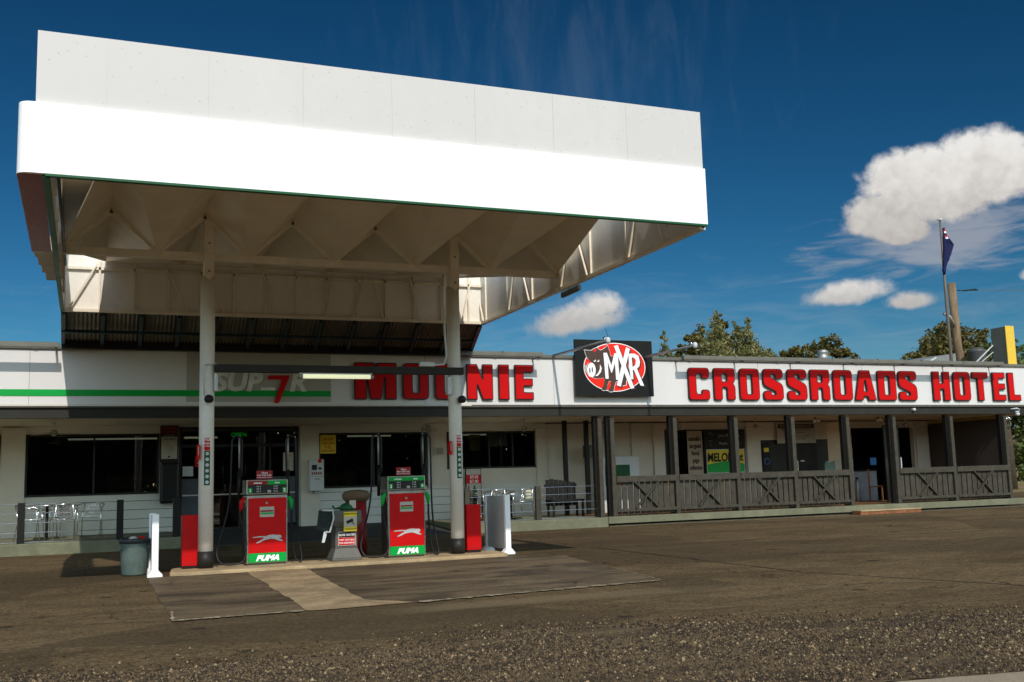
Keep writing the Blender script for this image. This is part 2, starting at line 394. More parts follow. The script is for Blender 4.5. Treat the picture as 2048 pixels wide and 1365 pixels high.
def edge(name, pts, w):
    a = []; b = []
    for i in range(len(pts)-1):
        p, q = Vector(pts[i]), Vector(pts[i+1]); n = max(2, int((q-p).length/.05)); nr = Vector((-(q-p).y, (q-p).x)).normalized()
        for k in range(n):
            c = p.lerp(q, k/n); t = w*random.uniform(.15, 1.0)
            if random.random() < .12: t *= .1
            a.append(c+nr*t*.5); b.append(c-nr*t*.5)
    mb = MB()
    for i in range(len(a)-1): mb.poly([(a[i].x, a[i].y, .0125), (a[i+1].x, a[i+1].y, .0125), (b[i+1].x, b[i+1].y, .0125), (b[i].x, b[i].y, .0125)])
    o = mb.build(name, edgem); o['kind'] = 'structure'
edge('pavement_edge', [(.80, 10.22), (2.06, 10.25)], .13); edge('pavement_edge', [(3.16, 10.26), (6.17, 10.62)], .15)
edge('pavement_edge', [(.86, 11.0), (.81, 10.23)], .05); edge('pavement_edge', [(6.17, 10.63), (6.5, 12.4)], .02)
sheet('ground_seam', [(6.6, 16.30), (8.14, 16.39), (7.98, 10.45), (8.71, 7.9), (8.74, 7.9), (8.00, 10.45), (8.17, 16.41), (6.6, 16.32)], .004, seam, 0)
gb = [(-2.2, 7.9), (-.48, 7.75), (.47, 7.38), (1.23, 7.5), (2.04, 7.42), (2.64, 7.62), (3.5, 7.75), (4.2, 7.5), (4.94, 7.16), (5.66, 6.84), (7.04, 6.41), (9.5, 5.6)]
gb_near = [(8.6, 3.4), (5.11, 4.68), (4.31, 4.82), (2.0, 5.4), (-1.8, 6.3)]
sheet('gravel_path', gb+gb_near, .005, gravelm, .05, .06)
sheet('road', [(4.31, 4.80), (5.11, 4.66), (8.6, 3.38), (7.0, .5), (1.5, 1.5), (2.0, 5.35)], .009, mat('road_edge', (.36, .29, .2), .85, dirt=.25, scale=4, bump=.3), .02)
# loose stones: a continuous bed, one object
def gravel_y(x):
    for i in range(len(gb)-1):
        if gb[i][0] <= x <= gb[i+1][0]:
            t = (x-gb[i][0])/(gb[i+1][0]-gb[i][0]); return gb[i][1]+t*(gb[i+1][1]-gb[i][1])
    return gb[-1][1]
gm = []
for a, c in (('stone_dark', (.040, .029, .019)), ('stone_brown', (.15, .102, .054)), ('stone_pale', (.38, .28, .155))):
    gm.append(mat(a, c, .85, dirt=.3, scale=30))
vs = []; fs = []; mi = []
rg = random.Random(3)
for i in range(105000):
    x = rg.uniform(-1.2, 8.0); yb = gravel_y(x); ylo = max(4.7, 5.9-.24*x) 
    y = yb+.12-abs(rg.gauss(0, 1))*.10 if rg.random() < .10 else rg.uniform(ylo, yb)
    if rg.random() < .05: y = yb+abs(rg.gauss(0, .35))
    s = min(.015, .0030+rg.expovariate(1/.0025)); zz = .006
    dn = math.sin(x*2.1+y*1.3)*math.cos(y*2.7-x)+math.sin(x*5.3)*.4
    if rg.random() < .22+.40*dn+.5*max(0, 1-(yb-y)/.35)*(y <= yb): continue
    k = len(vs); a0 = rg.uniform(0, 6.28)
    for j in range(4):
        a = a0+j*1.57+rg.uniform(-.4, .4); rr = s*rg.uniform(.7, 1.25); vs.append((x+rr*math.cos(a), y+rr*math.sin(a), zz+s*rg.uniform(.1, .5)))
    vs.append((x+rg.uniform(-.3, .3)*s, y+rg.uniform(-.3, .3)*s, zz+s*rg.uniform(.9, 1.4)))
    for j in range(4): vs.append((vs[k+j][0], vs[k+j][1], .004))
    q = rg.random(); mm = 0 if q < .46 else (1 if q < .93 else 2)
    for j in range(4):
        fs.append((k+j, k+(j+1) % 4, k+4)); mi.append(mm)
        fs.append((k+5+j, k+5+(j+1) % 4, k+(j+1) % 4, k+j)); mi.append(mm)
me = bpy.data.meshes.new('gravel'); me.from_pydata(vs, [], fs)
for mm in gm: me.materials.append(mm)
me.polygons.foreach_set('material_index', mi); o = bpy.data.objects.new('gravel', me); COL.objects.link(o)
tag(o, 'loose brown gravel scattered along the edge of the forecourt', 'gravel', kind='stuff')

# fuel island kerb
ib = MB(); isl = [(1.18, 15.52), (1.45, 15.42), (3.2, 15.38), (5.0, 15.40), (6.25, 15.50), (6.32, 16.1), (6.1, 16.75), (1.55, 16.8), (1.25, 16.2)]
ib.hull8([(x, y, -.02) for x, y in isl], [(x, y, .05) for x, y in isl]); ib.build('island_pavement', kerbc, bevel=.015, kind='structure')

# veranda decks
DK = 'veranda_pavement'
box(DK, conc, None, -8, 1.95, 22.60, 25.9, -.05, .23, .02, kind='structure')
box(DK, conc, None, 8.05, 11.75, 22.60, 25.9, -.05, .23, .02, kind='structure')
d = MB(); d.hull8([(1.95, 22.6, -.02), (8.05, 22.6, -.02), (8.05, 22.6, .02), (1.95, 22.6, .02)], [(1.95, 25.9, -.02), (8.05, 25.9, -.02), (8.05, 25.9, .225), (1.95, 25.9, .225)])
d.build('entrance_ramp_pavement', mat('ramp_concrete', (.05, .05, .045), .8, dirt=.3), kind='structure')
box(DK, conc, None, 11.75, 25.35, 22.58, 22.90, .07, .235, .006, kind='structure')
box(DK, tandeck, None, 11.76, 25.35, 22.90, 26.0, .07, .225, kind='structure')
box('veranda_footing_pavement', mat('footing', (.30, .25, .17), .85, dirt=.3), None, 11.8, 25.3, 22.66, 25.9, -.02, .028, kind='structure')

# =================================================================== ROADHOUSE BUILDING
B = empty('roadhouse_building', (9.5, 25, 0), 'long single storey white roadhouse with deep fascia, dark veranda beam and big windows', 'building')
def wall_holes(name, m, x0, x1, z0, z1, y0, y1, holes):
    xs = sorted({x0, x1, *[v for h in holes for v in h[:2] if x0 < v < x1]}); mb = MB()
    for i in range(len(xs)-1):
        a, b = xs[i], xs[i+1]; c = (a+b)/2; segs = [(z0, z1)]
        for h in holes:
            if h[0] < c < h[1]:
                ns = []
                for s0, s1 in segs:
                    lo, hi = max(s0, h[2]), min(s1, h[3])
                    if hi <= lo: ns.append((s0, s1)); continue
                    if lo > s0: ns.append((s0, lo))
                    if hi < s1: ns.append((hi, s1))
                segs = ns
        for s0, s1 in segs: mb.box(a, b, y0, y1, s0, s1)
    return mb.build(name, m, B)
WL = [(-5.057, -1.651, 1.056, 2.5), (-1.146, 1.692, 1.107, 2.5), (2.136, 4.943, .2, 2.645), (5.449, 8.225, 1.107, 2.469), (8.782, 11.527, 1.499, 2.469)]
wall_holes('wall', wallw, -8, 11.6, 1.097, 2.72, 25.8, 25.95, WL)
wall_holes('wall', wallb, -8, 2.136, .20, 1.097, 25.8, 25.95, WL)
wall_holes('wall', wallb, 4.943, 5.47, .20, 1.097, 25.8, 25.95, WL)
wall_holes('wall', siding, 5.47, 9.185, .20, 1.097, 25.8, 25.95, WL)
wall_holes('wall', wallb, 9.185, 11.6, .20, 1.097, 25.8, 25.95, WL)
YR = 25.8
WR = [(15.3, 17.98, 1.05, 2.46), (18.55, 21.2, .2, 2.13), (21.9, 24.35, .2, 2.46)]
wall_holes('wall', wallw, 11.6, 26.6, .20, 2.66, YR, YR+.15, WR)

for x0, x1, y in ((-1.63, -1.146, 25.8), (4.985, 5.44, 25.8), (11.3, 11.6, 25.8), (14.9, 15.25, YR), (18.02, 18.5, YR), (14.2, 14.32, YR), (24.4, 24.9, YR)):
    box('pilaster', wallw, B, x0, x1, y-.07, y+.05, .2, 2.65, .006)
box('service_pipe', galv, B, 8.235, 8.328, 25.7, 25.78, 1.056, 2.645)
for x in (-.36+.0, 7.9):
    box('downpipe', wallb, B, x, x+.02, 25.775, 25.82, .2, 1.1)
# windows
def window(x0, x1, z0, z1, y, mull, fr=.045, name='window'):
    w = MB()
    w.box(x0, x1, y-.02, y+.06, z0, z0+fr); w.box(x0, x1, y-.02, y+.06, z1-fr, z1)
    w.box(x0, x0+fr, y-.022, y+.062, z0+fr, z1-fr); w.box(x1-fr, x1, y-.022, y+.062, z0+fr, z1-fr)
    for mx in mull: w.box(mx-.02, mx+.02, y-.015, y+.055, z0+fr, z1-fr)
    o = w.build(name, door_m, B)
    gl = MB(); gl.poly([(x0+.02, y+.02, z0+.02), (x1-.02, y+.02, z0+.02), (x1-.02, y+.02, z1-.02), (x0+.02, y+.02, z1-.02)]); gl.build('pane', glass, o)
    return o
window( -5.057, -1.651, 1.056, 2.5, 25.8, [-3.302]); window( -1.146, 1.692, 1.107, 2.5, 25.8, [.28]); window( 5.449, 8.225, 1.107, 2.469, 25.8, [6.832])
window( 8.782, 11.527, 1.499, 2.469, 25.8, [9.959, 10.63]); window(15.3, 17.98, 1.05, 2.46, YR, [16.6])
# doors
w = window( 2.136, 4.943, .2, 2.645, 25.8, [2.807, 3.529, 4.252], .06, 'entrance_door')
box('door_bar', steel, w, 2.219, 4.85, 25.76, 25.775, 1.025, 1.056); box('door_rail', door_m, w, 2.198, 4.881, 25.785, 25.8, 2.16, 2.232)
for x0, x1 in ((2.21, 2.745), (4.29, 4.87)): box('frosted_decal', wallgrey, w, x0, x1, 25.8, 25.808, .32, 1.427)
box('door', door_m, B, 18.55, 21.2, YR+.03, YR+.09, .2, 2.13)
box('door_leaf', dgrey, B, 18.75, 19.65, YR-.01, YR+.03, .24, 2.08, .004); box('door_leaf', dgrey, B, 19.68, 20.55, YR-.01, YR+.03, .24, 2.08, .004)
box('door_handle', steel, B, 19.78, 19.81, YR-.06, YR-.03, .95, 1.5)
# dark rooms behind the glass
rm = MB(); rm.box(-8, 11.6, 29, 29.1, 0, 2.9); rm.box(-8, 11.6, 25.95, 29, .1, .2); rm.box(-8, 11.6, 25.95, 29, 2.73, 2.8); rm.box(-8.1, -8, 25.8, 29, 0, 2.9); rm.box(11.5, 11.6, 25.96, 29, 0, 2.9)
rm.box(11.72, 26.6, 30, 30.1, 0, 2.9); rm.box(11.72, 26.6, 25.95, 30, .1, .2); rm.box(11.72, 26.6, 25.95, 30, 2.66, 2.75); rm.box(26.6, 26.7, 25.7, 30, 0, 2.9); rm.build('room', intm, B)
sh = MB()
for k in range(9): sh.box(-4.5+k*1.7, -4.5+k*1.7+1.1, 27.4, 27.8, .2, 1.2+.35*(k % 3 == 0))
sh.build('shelving', shelfm, B)
roomtube = mat('dim_tube', (.5, .5, .4), .4, emit=(.8, .85, .6), es=.22)
for x_ in (-.3, .9, 6.6, 9.6):
    box('room_lamp', roomtube, B, x_, x_+1.2, 27.6, 27.66, 2.45, 2.49)
box('poster', paper, B, 9.928, 10.526, 25.9, 25.91, 2.077, 2.418)
box('poster', mat('poster_yellow', (.35, .25, .08), .6), B, 9.443, 9.752, 25.9, 25.91, 1.974, 2.397)
# ceiling and roof
MB().box(-8, 26.6, 22.77, 25.8, 2.69, 2.75).build('ceiling', ceilp, B)
for i in range(17):
    x = -5+i*1.9; box('ceiling_batten', ceilp, B, x, x+.035, 22.8, 25.8, 2.675, 2.69)
rf = MB(); rf.poly([(-8, 22.65, 3.95), (27.5, 22.65, 3.95), (27.5, 31, 4.3), (-8, 31, 4.3)]); rf.build('roof', roofgrey, B)
# fascia
YF = 22.60
fa = box('fascia', white, B, -8, 27.5, YF, YF+.08, 2.93, 4.04)
sp_ = MB()
for x in (-4.6, -3.4, -.98, 7.2, 10.42, 12.95, 16.3, 19.7, 23.1): sp_.box(x, x+.006, YF-.003, YF, 2.93, 4.03)
sp_.build('panel_joint', gutterm, fa)
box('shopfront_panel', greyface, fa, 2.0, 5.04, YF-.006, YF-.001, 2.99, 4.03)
box('stripe', green, fa, -8, 5.04, YF-.012, YF-.007, 3.105, 3.235)
box('lower_trim', mat('trim', (.12, .11, .09), .5), B, -8, 27.5, YF-.035, YF+.08, 2.87, 2.93, .006)
box('lower_lip', wallw, B, -8, 8.3, YF-.05, YF-.036, 2.90, 2.935)
box('beam', beamd, B, -8, 27.2, YF+.02, YF+.16, 2.665, 2.87, .005)
box('gutter', gutterm, B, -8, 27.5, YF-.05, YF+.09, 4.04, 4.125, .012)
gc = MB()
for x in (-3.0, -.9, 8.9, 10.0, 14.2, 16.9, 19.5, 22.2): gc.box(x, x+.05, YF-.055, YF+.0, 4.035, 4.13)
gc.build('gutter_clip', gutterm, B)
# end wall screens of the veranda
box('screen_wall', slatwally, B, 25.0, 25.06, 22.9, YR, .23, 2.56); box('screen_wall', slatwall, B, 24.95, 26.0, YR-.02, YR-.001, .23, 2.5)
box('side_lining', mat('ochre_trim', (.45, .34, .13), .6), B, 24.9, 25.0, 22.9, YR, 2.56, 2.66)
# veranda posts
for x in (11.62, 11.96, 13.73, 15.54, 17.32, 19.12, 20.72, 22.78, 24.83):
    p = MB(); p.box(x-.055, x+.055, 22.62, 22.73, .235, 2.60).build('veranda_post', timber, B, .006)
    MB().box(x-.11, x+.02, 22.735, 22.86, .235, 2.66).build('veranda_post', black, B, .006)
for x in (11.62+.15, 12.4):
    MB().box(x-.05, x+.05, 24.9, 25.0, .23, 2.69).build('veranda_post', black, B)

# veranda railings with crossed braces
def railing(x0, x1, label):
    t = empty('veranda_railing', ((x0+x1)/2, 22.68, .235), label, 'railing', 'crossed timber railing panels along the veranda')
    MB().box(x0, x1, 22.60, 22.66, 1.045, 1.195).build('top_rail', timber, t, .006)
    MB().box(x0, x1, 22.61, 22.66, .335, .41).build('bottom_rail', timber, t, .005)
    n = 10; w = (x1-x0)/n
    for k in range(n):
        a = x0+w*k+.012; MB().box(a, a+w-.034, 22.675, 22.70, .28, 1.10).build('picket', timber, t)
    c = x0+(x1-x0)*.5; h = min(.34, (x1-x0)*.2)
    MB().bar((c-h, 22.640, 1.05), (c+h, 22.640, .41), .035, .075, (0, 1, 0)).build('cross_brace', timber, t)
    MB().bar((c-h, 22.602, .41), (c+h, 22.602, 1.05), .03, .075, (0, 1, 0)).build('cross_brace', timber, t)
railing(12.02, 13.67, 'grey timber railing panel with crossed brace, first from the wire fence')
railing(13.79, 15.48, 'grey timber railing panel with crossed brace below the painted pigs banner')
railing(15.60, 17.26, 'grey timber railing panel with crossed brace below the left edge of the hotel licence board')
railing(17.38, 19.06, 'grey timber railing panel with crossed brace directly left of the brick step opening')
railing(20.78, 22.72, 'grey timber railing panel with crossed brace directly right of the brick step opening')
railing(22.84, 24.77, 'grey timber railing panel with crossed brace at the far right end of the veranda')

# wire fences
def wire_fence(posts, x0, x1, label, zr=(.25, .436, .622, .809, .984)):
    t = empty('wire_fence', ((x0+x1)/2, 22.72, .23), label, 'fence', 'low cable fences beside the entrance')
    for px in posts: MB().box(px-.065, px+.065, 22.68, 22.78, .23, 1.02).build('fence_post', timber if px > 5 else black, t, .006)
    for z in zr: MB().tube([(x0, 22.74, z), (x1, 22.74, z)], .006, 5).build('cable', alu, t)
wire_fence([-4.2, -1.05, .76, 1.84], -8, 1.84, 'cable fence with dark posts in front of the left table and chairs')
wire_fence([8.2, 9.97], 8.2, 11.55, 'cable fence with grey post in front of the right table and chairs')

# =================================================================== RAISED LETTERS
def rpoly(pts, rr):
    out = []; n = len(pts)
    for i in range(n):
        p0, p, p1 = Vector(pts[i-1]), Vector(pts[i]), Vector(pts[(i+1) % n])
        a, b = (p0-p), (p1-p); d = min(rr, a.length*.46, b.length*.46)
        A = p+a.normalized()*d; Bq = p+b.normalized()*d
        for k in range(6):
            t = k/5; out.append(A*(1-t)**2+p*2*t*(1-t)+Bq*t*t)
    return out
GL = {
 'C': ([(0, 0), (1, 0), (1, .33), (.62, .33), (.62, .19), (.38, .19), (.38, .81), (.62, .81), (.62, .67), (1, .67), (1, 1), (0, 1)], []),
 'R': ([(0, 0), (.40, 0), (.40, .40), (.60, .40), (.60, 0), (1, 0), (1, .44), (.9, .52), (1, .6), (1, 1), (0, 1)], [[(.39, .58), (.61, .58), (.61, .82), (.39, .82)]]),
 'O': ([(0, 0), (1, 0), (1, 1), (0, 1)], [[(.38, .19), (.62, .19), (.62, .81), (.38, .81)]]),
 'D': ([(0, 0), (1, 0), (1, 1), (0, 1)], [[(.38, .19), (.62, .19), (.62, .81), (.38, .81)]]),
 'S': ([(0, 0), (1, 0), (1, .50), (.40, .73), (.40, .82), (.60, .82), (.60, .68), (1, .68), (1, 1), (0, 1), (0, .47), (.60, .27), (.60, .18), (.40, .18), (.40, .31), (0, .31)], []),
 'A': ([(0, 0), (.38, 0), (.41, .13), (.59, .13), (.62, 0), (1, 0), (.74, 1), (.26, 1)], [[(.43, .30), (.57, .30), (.52, .66), (.48, .66)]]),
 'H': ([(0, 0), (.41, 0), (.41, .39), (.60, .39), (.60, 0), (1, 0), (1, 1), (.60, 1), (.60, .6), (.41, .6), (.41, 1), (0, 1)], []),
 'T': ([(.31, .0), (.70, .0), (.70, .775), (1.0, .78), (1.0, 1.0), (.5, 1.001), (.0, 1.0), (.0, .78), (.31, .775)], []),
 'E': ([(0, 0), (1, 0), (1, .22), (.48, .22), (.48, .39), (.97, .39), (.97, .61), (.48, .61), (.48, .78), (1, .78), (1, 1), (0, 1)], []),
 'L': ([(0, 0), (1, 0), (1, .22), (.5, .22), (.5, 1), (0, 1)], []),
 'M': ([(0, 0), (.29, 0), (.29, .56), (.38, 0), (.63, 0), (.72, .6), (.72, 0), (1, 0), (1, 1), (.54, 1), (.5, .80), (.46, 1), (0, 1)], []),
 'N': ([(0, 0), (.40, 0), (.40, .42), (.60, 0), (1, 0), (1, 1), (.60, 1), (.60, .58), (.40, 1), (0, 1)], []),
 'I': ([(0, 0), (1, 0), (1, 1), (0, 1)], [])}
def glyph(ch, x0, x1, z0, z1, parent, y):
    outer, holes = GL[ch]; objs = []
    rr = {'C': .10, 'O': .12, 'S': .12, 'R': .07, 'D': .08, 'M': .035, 'T': .03}.get(ch, .022)
    for nm, off, ext, mt, yy in (('letter', 0, .018, black, y+.055), ('letter_face', -.024, .006, letred, y+.033)):
        c = bpy.data.curves.new(nm, 'CURVE'); c.dimensions = '2D'; c.fill_mode = 'BOTH'; c.extrude = ext; c.offset = off
        for k, lp in enumerate([outer]+holes):
            pts = rpoly([((x1-x0)*p[0], (z1-z0)*p[1]) for p in lp], rr if k == 0 else .06)
            s = c.splines.new('POLY'); s.points.add(len(pts)-1); s.use_cyclic_u = True
            for q, p in zip(s.points, pts): q.co = (p.x, p.y, 0, 1)
        t = bpy.data.objects.new('tmp', c); COL.objects.link(t); dg = bpy.context.evaluated_depsgraph_get(); dg.update()
        me = bpy.data.meshes.new_from_object(t.evaluated_get(dg)); bpy.data.objects.remove(t)
        par = objs[0] if objs else parent
        me.transform(Matrix.Translation(Vector((x0, yy, z0))-OFF[parent.name])@Matrix.Rotation(R(90), 4, 'X'))
        me.materials.clear(); me.materials.append(mt)
        o = bpy.data.objects.new(nm, me); COL.objects.link(o); o.parent = par; OFF[o.name] = OFF[parent.name]; objs.append(o)
def word(s, xs, label):
    t = empty('letter_sign', (xs[0], 22.5, 3.04), label, 'sign', 'raised red words on the white fascia')
    for i, ch in enumerate(s): glyph(ch, xs[2*i], xs[2*i+1], 3.04, 3.87, t, 22.50)
word('MOONIE', [5.55, 6.52, 6.66, 7.28, 7.42, 8.05, 8.19, 8.84, 8.98, 9.25, 9.39, 9.87], 'raised red block letters reading MOONIE, half in canopy shade')
word('CROSSROADS', [14.13, 14.76, 14.88, 15.53, 15.66, 16.28, 16.39, 17.03, 17.15, 17.79, 17.89, 18.54, 18.65, 19.3, 19.36, 20.10, 20.16, 20.81, 20.89, 21.55], 'raised red block letters reading CROSSROADS on the sunlit fascia')
word('HOTEL', [22.12, 22.76, 22.88, 23.52, 23.6, 24.21, 24.37, 24.87, 24.97, 25.45], 'raised red block letters reading HOTEL at the right end of the fascia')
# pale shop lettering with a red seven
t = empty('shop_sign', (3.4, 22.58, 3.2), 'pale grey slanted shop lettering with a tall red 7 on the shaded fascia', 'sign')
pale = mat('pale_letter', (.88, .86, .80), .5)
text('SUP', .39, 3.02, 22.582, 3.24, pale, t, off=.022, shear=.18, ext=.01, wscale=1.08)
text('R', .39, 4.30, 22.582, 3.24, pale, t, off=.022, shear=.18, ext=.01, wscale=1.05)
MB().prism([(3.52, 3.24), (3.82, 3.24), (3.84, 3.30), (3.54, 3.30)], 22.578, 22.588).build('lettering', pale, t)
MB().prism(rpoly([(3.68, 3.56), (3.66, 3.47), (3.97, 3.47), (3.80, 2.97), (3.90, 2.95), (4.14, 3.56)], .04), 22.55, 22.575).build('numeral', red, t)

# emblem board with a boar
EB = empty('emblem_board', (12.0, 22.45, 3.1), 'black sign board with boar emblem and white letters MXR, standing above the fascia', 'sign')
box('board', mat('board_black', (.014, .015, .013), .5, spec=.15), EB, 10.93, 13.06, 22.43, 22.49, 3.125, 4.50, .004)
def L(u_, v_):
    px = 1160+u_/11.373; py = 685+v_/11.375
    return (10.93+(px-1147)*.01365, 4.50-(py-681-(px-1144)*.022)*.01212)
def shp(name, pts, m, lay, rr=0):
    q = [L(*p) for p in pts]
    if rr: q = rpoly(q, rr)
    y = 22.428-.003*lay; MB().prism(q, y, y+.0022).build(name, m, EB)
ell = lambda cx, cy, rx, ry, n=48: [(cx+rx*math.cos(2*math.pi*k/n), cy+ry*math.sin(2*math.pi*k/n)) for k in range(n)]
shp('emblem_rim', ell(742, 600, 708, 562), signwhite, 1); shp('emblem_disc', ell(742, 600, 692, 545), emred, 2)
boar = [(60, 205), (105, 350), (150, 430), (235, 500), (200, 520), (150, 490), (110, 560), (110, 700), (140, 790), (280, 850), (400, 850), (475, 840), (490, 900), (470, 1010), (415, 1100), (450, 1130), (540, 1115), (555, 1010), (590, 915), (640, 920), (635, 1020), (570, 1130), (610, 1165), (690, 1150), (710, 1040), (755, 930), (880, 880), (880, 1030), (980, 1010), (990, 900), (1130, 900), (1050, 600), (900, 330), (760, 340), (655, 350), (630, 220), (590, 95), (540, 150), (460, 200), (420, 210), (340, 150), (270, 180), (220, 215)]
shp('boar_outline', [(x+(x-500)*.022, y+(y-600)*.022) for x, y in boar], signwhite, 3); shp('boar', boar, brown, 4)
shp('snout', ell(205, 660, 95, 165), signwhite, 5); shp('nostril', ell(165, 670, 14, 62, 20), brown, 6); shp('nostril', ell(222, 655, 14, 62, 20), brown, 6)
shp('tusk', [(400, 530), (438, 620), (410, 720), (340, 795), (280, 800), (350, 730), (395, 640)], signwhite, 5)
shp('cheek', [(50, 540), (95, 560), (110, 690), (140, 790), (70, 700), (45, 610)], paper, 5)
for cx, cy in ((285, 445), (362, 450)): shp('eye', ell(cx, cy, 26, 28, 20), signwhite, 5); shp('pupil', ell(cx-10, cy-16, 19, 20, 20), brown, 6)
shp('ear_fold', [(250, 220), (300, 175), (345, 190), (310, 230), (290, 255)], emred, 5)
Mw = [(485, 270), (565, 270), (655, 560), (735, 280), (810, 280), (830, 890), (750, 890), (740, 500), (665, 725), (645, 725), (575, 480), (580, 865), (510, 865)]
for dxy, m_, l_ in ((30, brown, 7), (0, signwhite, 8)):
    shp('lettering', [(x+dxy, y+dxy) for x, y in Mw], m_, l_)
    shp('lettering', [(x+dxy, y+dxy) for x, y in [(1060, 290), (1200, 290), (1290, 340), (1320, 480), (1300, 580), (1240, 640), (1390, 1035), (1310, 1035), (1170, 670), (1140, 670), (1150, 880), (1090, 880), (1060, 560)]], m_, l_)
    shp('lettering', [(x+dxy, y+dxy) for x, y in [(730, 115), (820, 90), (1160, 1080), (1075, 1105)]], m_, l_+.35)
    shp('lettering', [(x+dxy, y+dxy) for x, y in [(1010, 140), (1095, 180), (850, 1050), (760, 1015)]], m_, l_+.7)
shp('letter_counter', [(1130, 380), (1190, 385), (1225, 450), (1205, 560), (1140, 590)], emred, 9.1)
shp('letter_counter', [(1130, 375), (1165, 380), (1165, 590), (1140, 592)], brown, 9.4)
box('top_bracket', black, EB, 11.84, 11.90, 22.44, 22.48, 4.50, 4.58)
MB().tube([(11.87, 22.46, 4.58), (11.83, 22.46, 4.70), (11.80, 22.46, 4.78)], .006, 5).build('aerial', black, EB)

# spotlights on arms
def arm_light(x, y1, label):
    t = empty('sign_spotlight', (x, 22.6, 4.1), label, 'spotlight', 'spotlights on long arms above the fascia')
    MB().tube([(x, 22.6, 4.10), (x+.02, y1, 4.10)], .033, 10).build('arm', galv, t)
    MB().lathe((x+.02, y1-.02, 4.07), [(.03, -.04), (.055, 0), (.055, .07), (.03, .1)], 12).build('lamp_head', putty, t)
    MB().tube([(x+.02, y1+.12, 4.13), (x+.02, y1+.15, 4.19)], .035, 8).build('sensor', alu, t)
arm_light(10.42, 19.8, 'spotlight on a long grey arm passing in front of the emblem board')
arm_light(12.86, 20.2, 'spotlight on a long grey arm to the right of the emblem board')
def trough(x0, x1, label):
    t = empty('light_trough', ((x0+x1)/2, 22.15, 4.05), label, 'sign light', 'long tube light troughs above the fascia')
    pr = [(22.08, 4.02), (22.22, 4.02), (22.215, 4.09), (22.18, 4.125), (22.12, 4.125), (22.085, 4.09)]
    MB().hull8([(x0, y, z) for y, z in pr], [(x1, y, z) for y, z in pr]).build('trough', gutterm, t, .004)
    n = max(2, round((x1-x0)/1.9)+1)
    for k in range(n):
        x = x0+.06+(x1-x0-.12)*k/(n-1)
        MB().box(x-.02, x+.02, 22.2, 22.62, 4.0, 4.025).build('bracket', gutterm, t)
    for k in range(1, n): MB().box(x0+(x1-x0)*k/n-.01, x0+(x1-x0)*k/n+.01, 22.075, 22.225, 4.015, 4.131).build('joint', gutterm, t)
trough(-7.9, -.44, 'grey light trough above the left end of the fascia')
trough(7.9, 9.95, 'short grey light trough above the letters NIE')
trough(13.76, 24.4, 'very long grey light trough above the words CROSSROADS HOTEL')

# =================================================================== FUEL CANOPY
K = empty('fuel_canopy', (3.6, 16, 0), 'tall white fuel canopy on two round columns with folded cream underside', 'canopy')
zb, zt = 4.38, 5.93
fr_ = box('upper_fascia_panel', panelwhite, K, -.51, 7.455, 11.27, 11.33, 5.10, zt)
for i in range(7): box('panel_joint', mat('joint_line', (.62, .60, .57), .6), fr_, .16+i*1.03, .163+i*1.03, 11.267, 11.27, 5.16, zt-.01)  # thin panel joints, slightly darker than the panel paint
rv = MB(); rr_ = random.Random(5)
for i in range(90): 
    x = -.4+i*.088; z = 5.2+rr_.random()*.68; rv.box(x, x+.008, 11.266, 11.27, z, z+.007)
rv.build('rivets', mat('rivet', (.5, .47, .45), .6), fr_)['kind'] = 'stuff'
# lit sign box with rounded left end
sg = MB(); prof = []
for k in range(7): a = R(180+15*k); prof.append((-.55+.12*math.cos(a), 11.35+.12*math.sin(a)))
prof = prof+[(7.46, 11.23), (7.46, 11.31), (-.53, 11.31), (-.53, 15.1), (-.67, 15.1)]
sg.hull8([(x, y, 4.405) for x, y in prof], [(x, y, 5.15) for x, y in prof]); sg.build('sign_box', signwhite, K)
box('green_edge', dgreen, K, -.40, 7.45, 11.225, 11.29, zb, 4.405)
MB().box(-.665, -.425, 11.30, 15.0, 4.41-.012, 4.41-.004).build('red_underside', darkred, K)
MB().hull8([(-.425, 11.28, zb-.01), (-.36, 11.28, zb-.01), (-.36, 11.28, 4.44), (-.425, 11.28, 4.44)], [(-.395, 19.85, zb-.01), (-.33, 19.85, zb-.01), (-.33, 19.85, 4.44), (-.395, 19.85, 4.44)]).build('green_edge', mat('green_trim', (.02, .17, .05), .45, dirt=.4), K)
for i, (y0, y1, w_) in enumerate(((15.0, 15.5, .25), (15.5, 16.05, .22), (16.05, 16.6, .19), (16.6, 17.2, .15))):
    box('side_flashing', wallw, K, -.40-w_, -.40, y0, y1-.03, 4.42+.0*i, 4.62, .006)
# side panels
sd = MB(); sd.hull8([(-.40, 11.34, 4.44), (-.36, 11.34, 4.44), (-.36, 11.34, zt), (-.40, 11.34, zt)], [(-.37, 19.8, 4.44), (-.33, 19.8, 4.44), (-.33, 19.8, 5.6), (-.37, 19.8, 5.6)]); sd.build('side_panel', panelcream, K)
sd = MB(); sd.hull8([(7.44, 11.34, zb), (7.48, 11.34, zb), (7.48, 11.34, zt), (7.44, 11.34, zt)], [(7.56, 19.8, zb), (7.60, 19.8, zb), (7.60, 19.8, zt), (7.56, 19.8, zt)]); sd.build('side_panel', panelcream, K)
MB().hull8([(7.40, 11.34, zb-.02), (7.49, 11.34, zb-.02), (7.49, 11.34, zb+.03), (7.40, 11.34, zb+.03)], [(7.52, 19.85, zb-.02), (7.61, 19.85, zb-.02), (7.61, 19.85, zb+.03), (7.52, 19.85, zb+.03)]).build('edge_angle', creamsteel, K)
xr = lambda y: 7.43+(y-11.34)*.0142
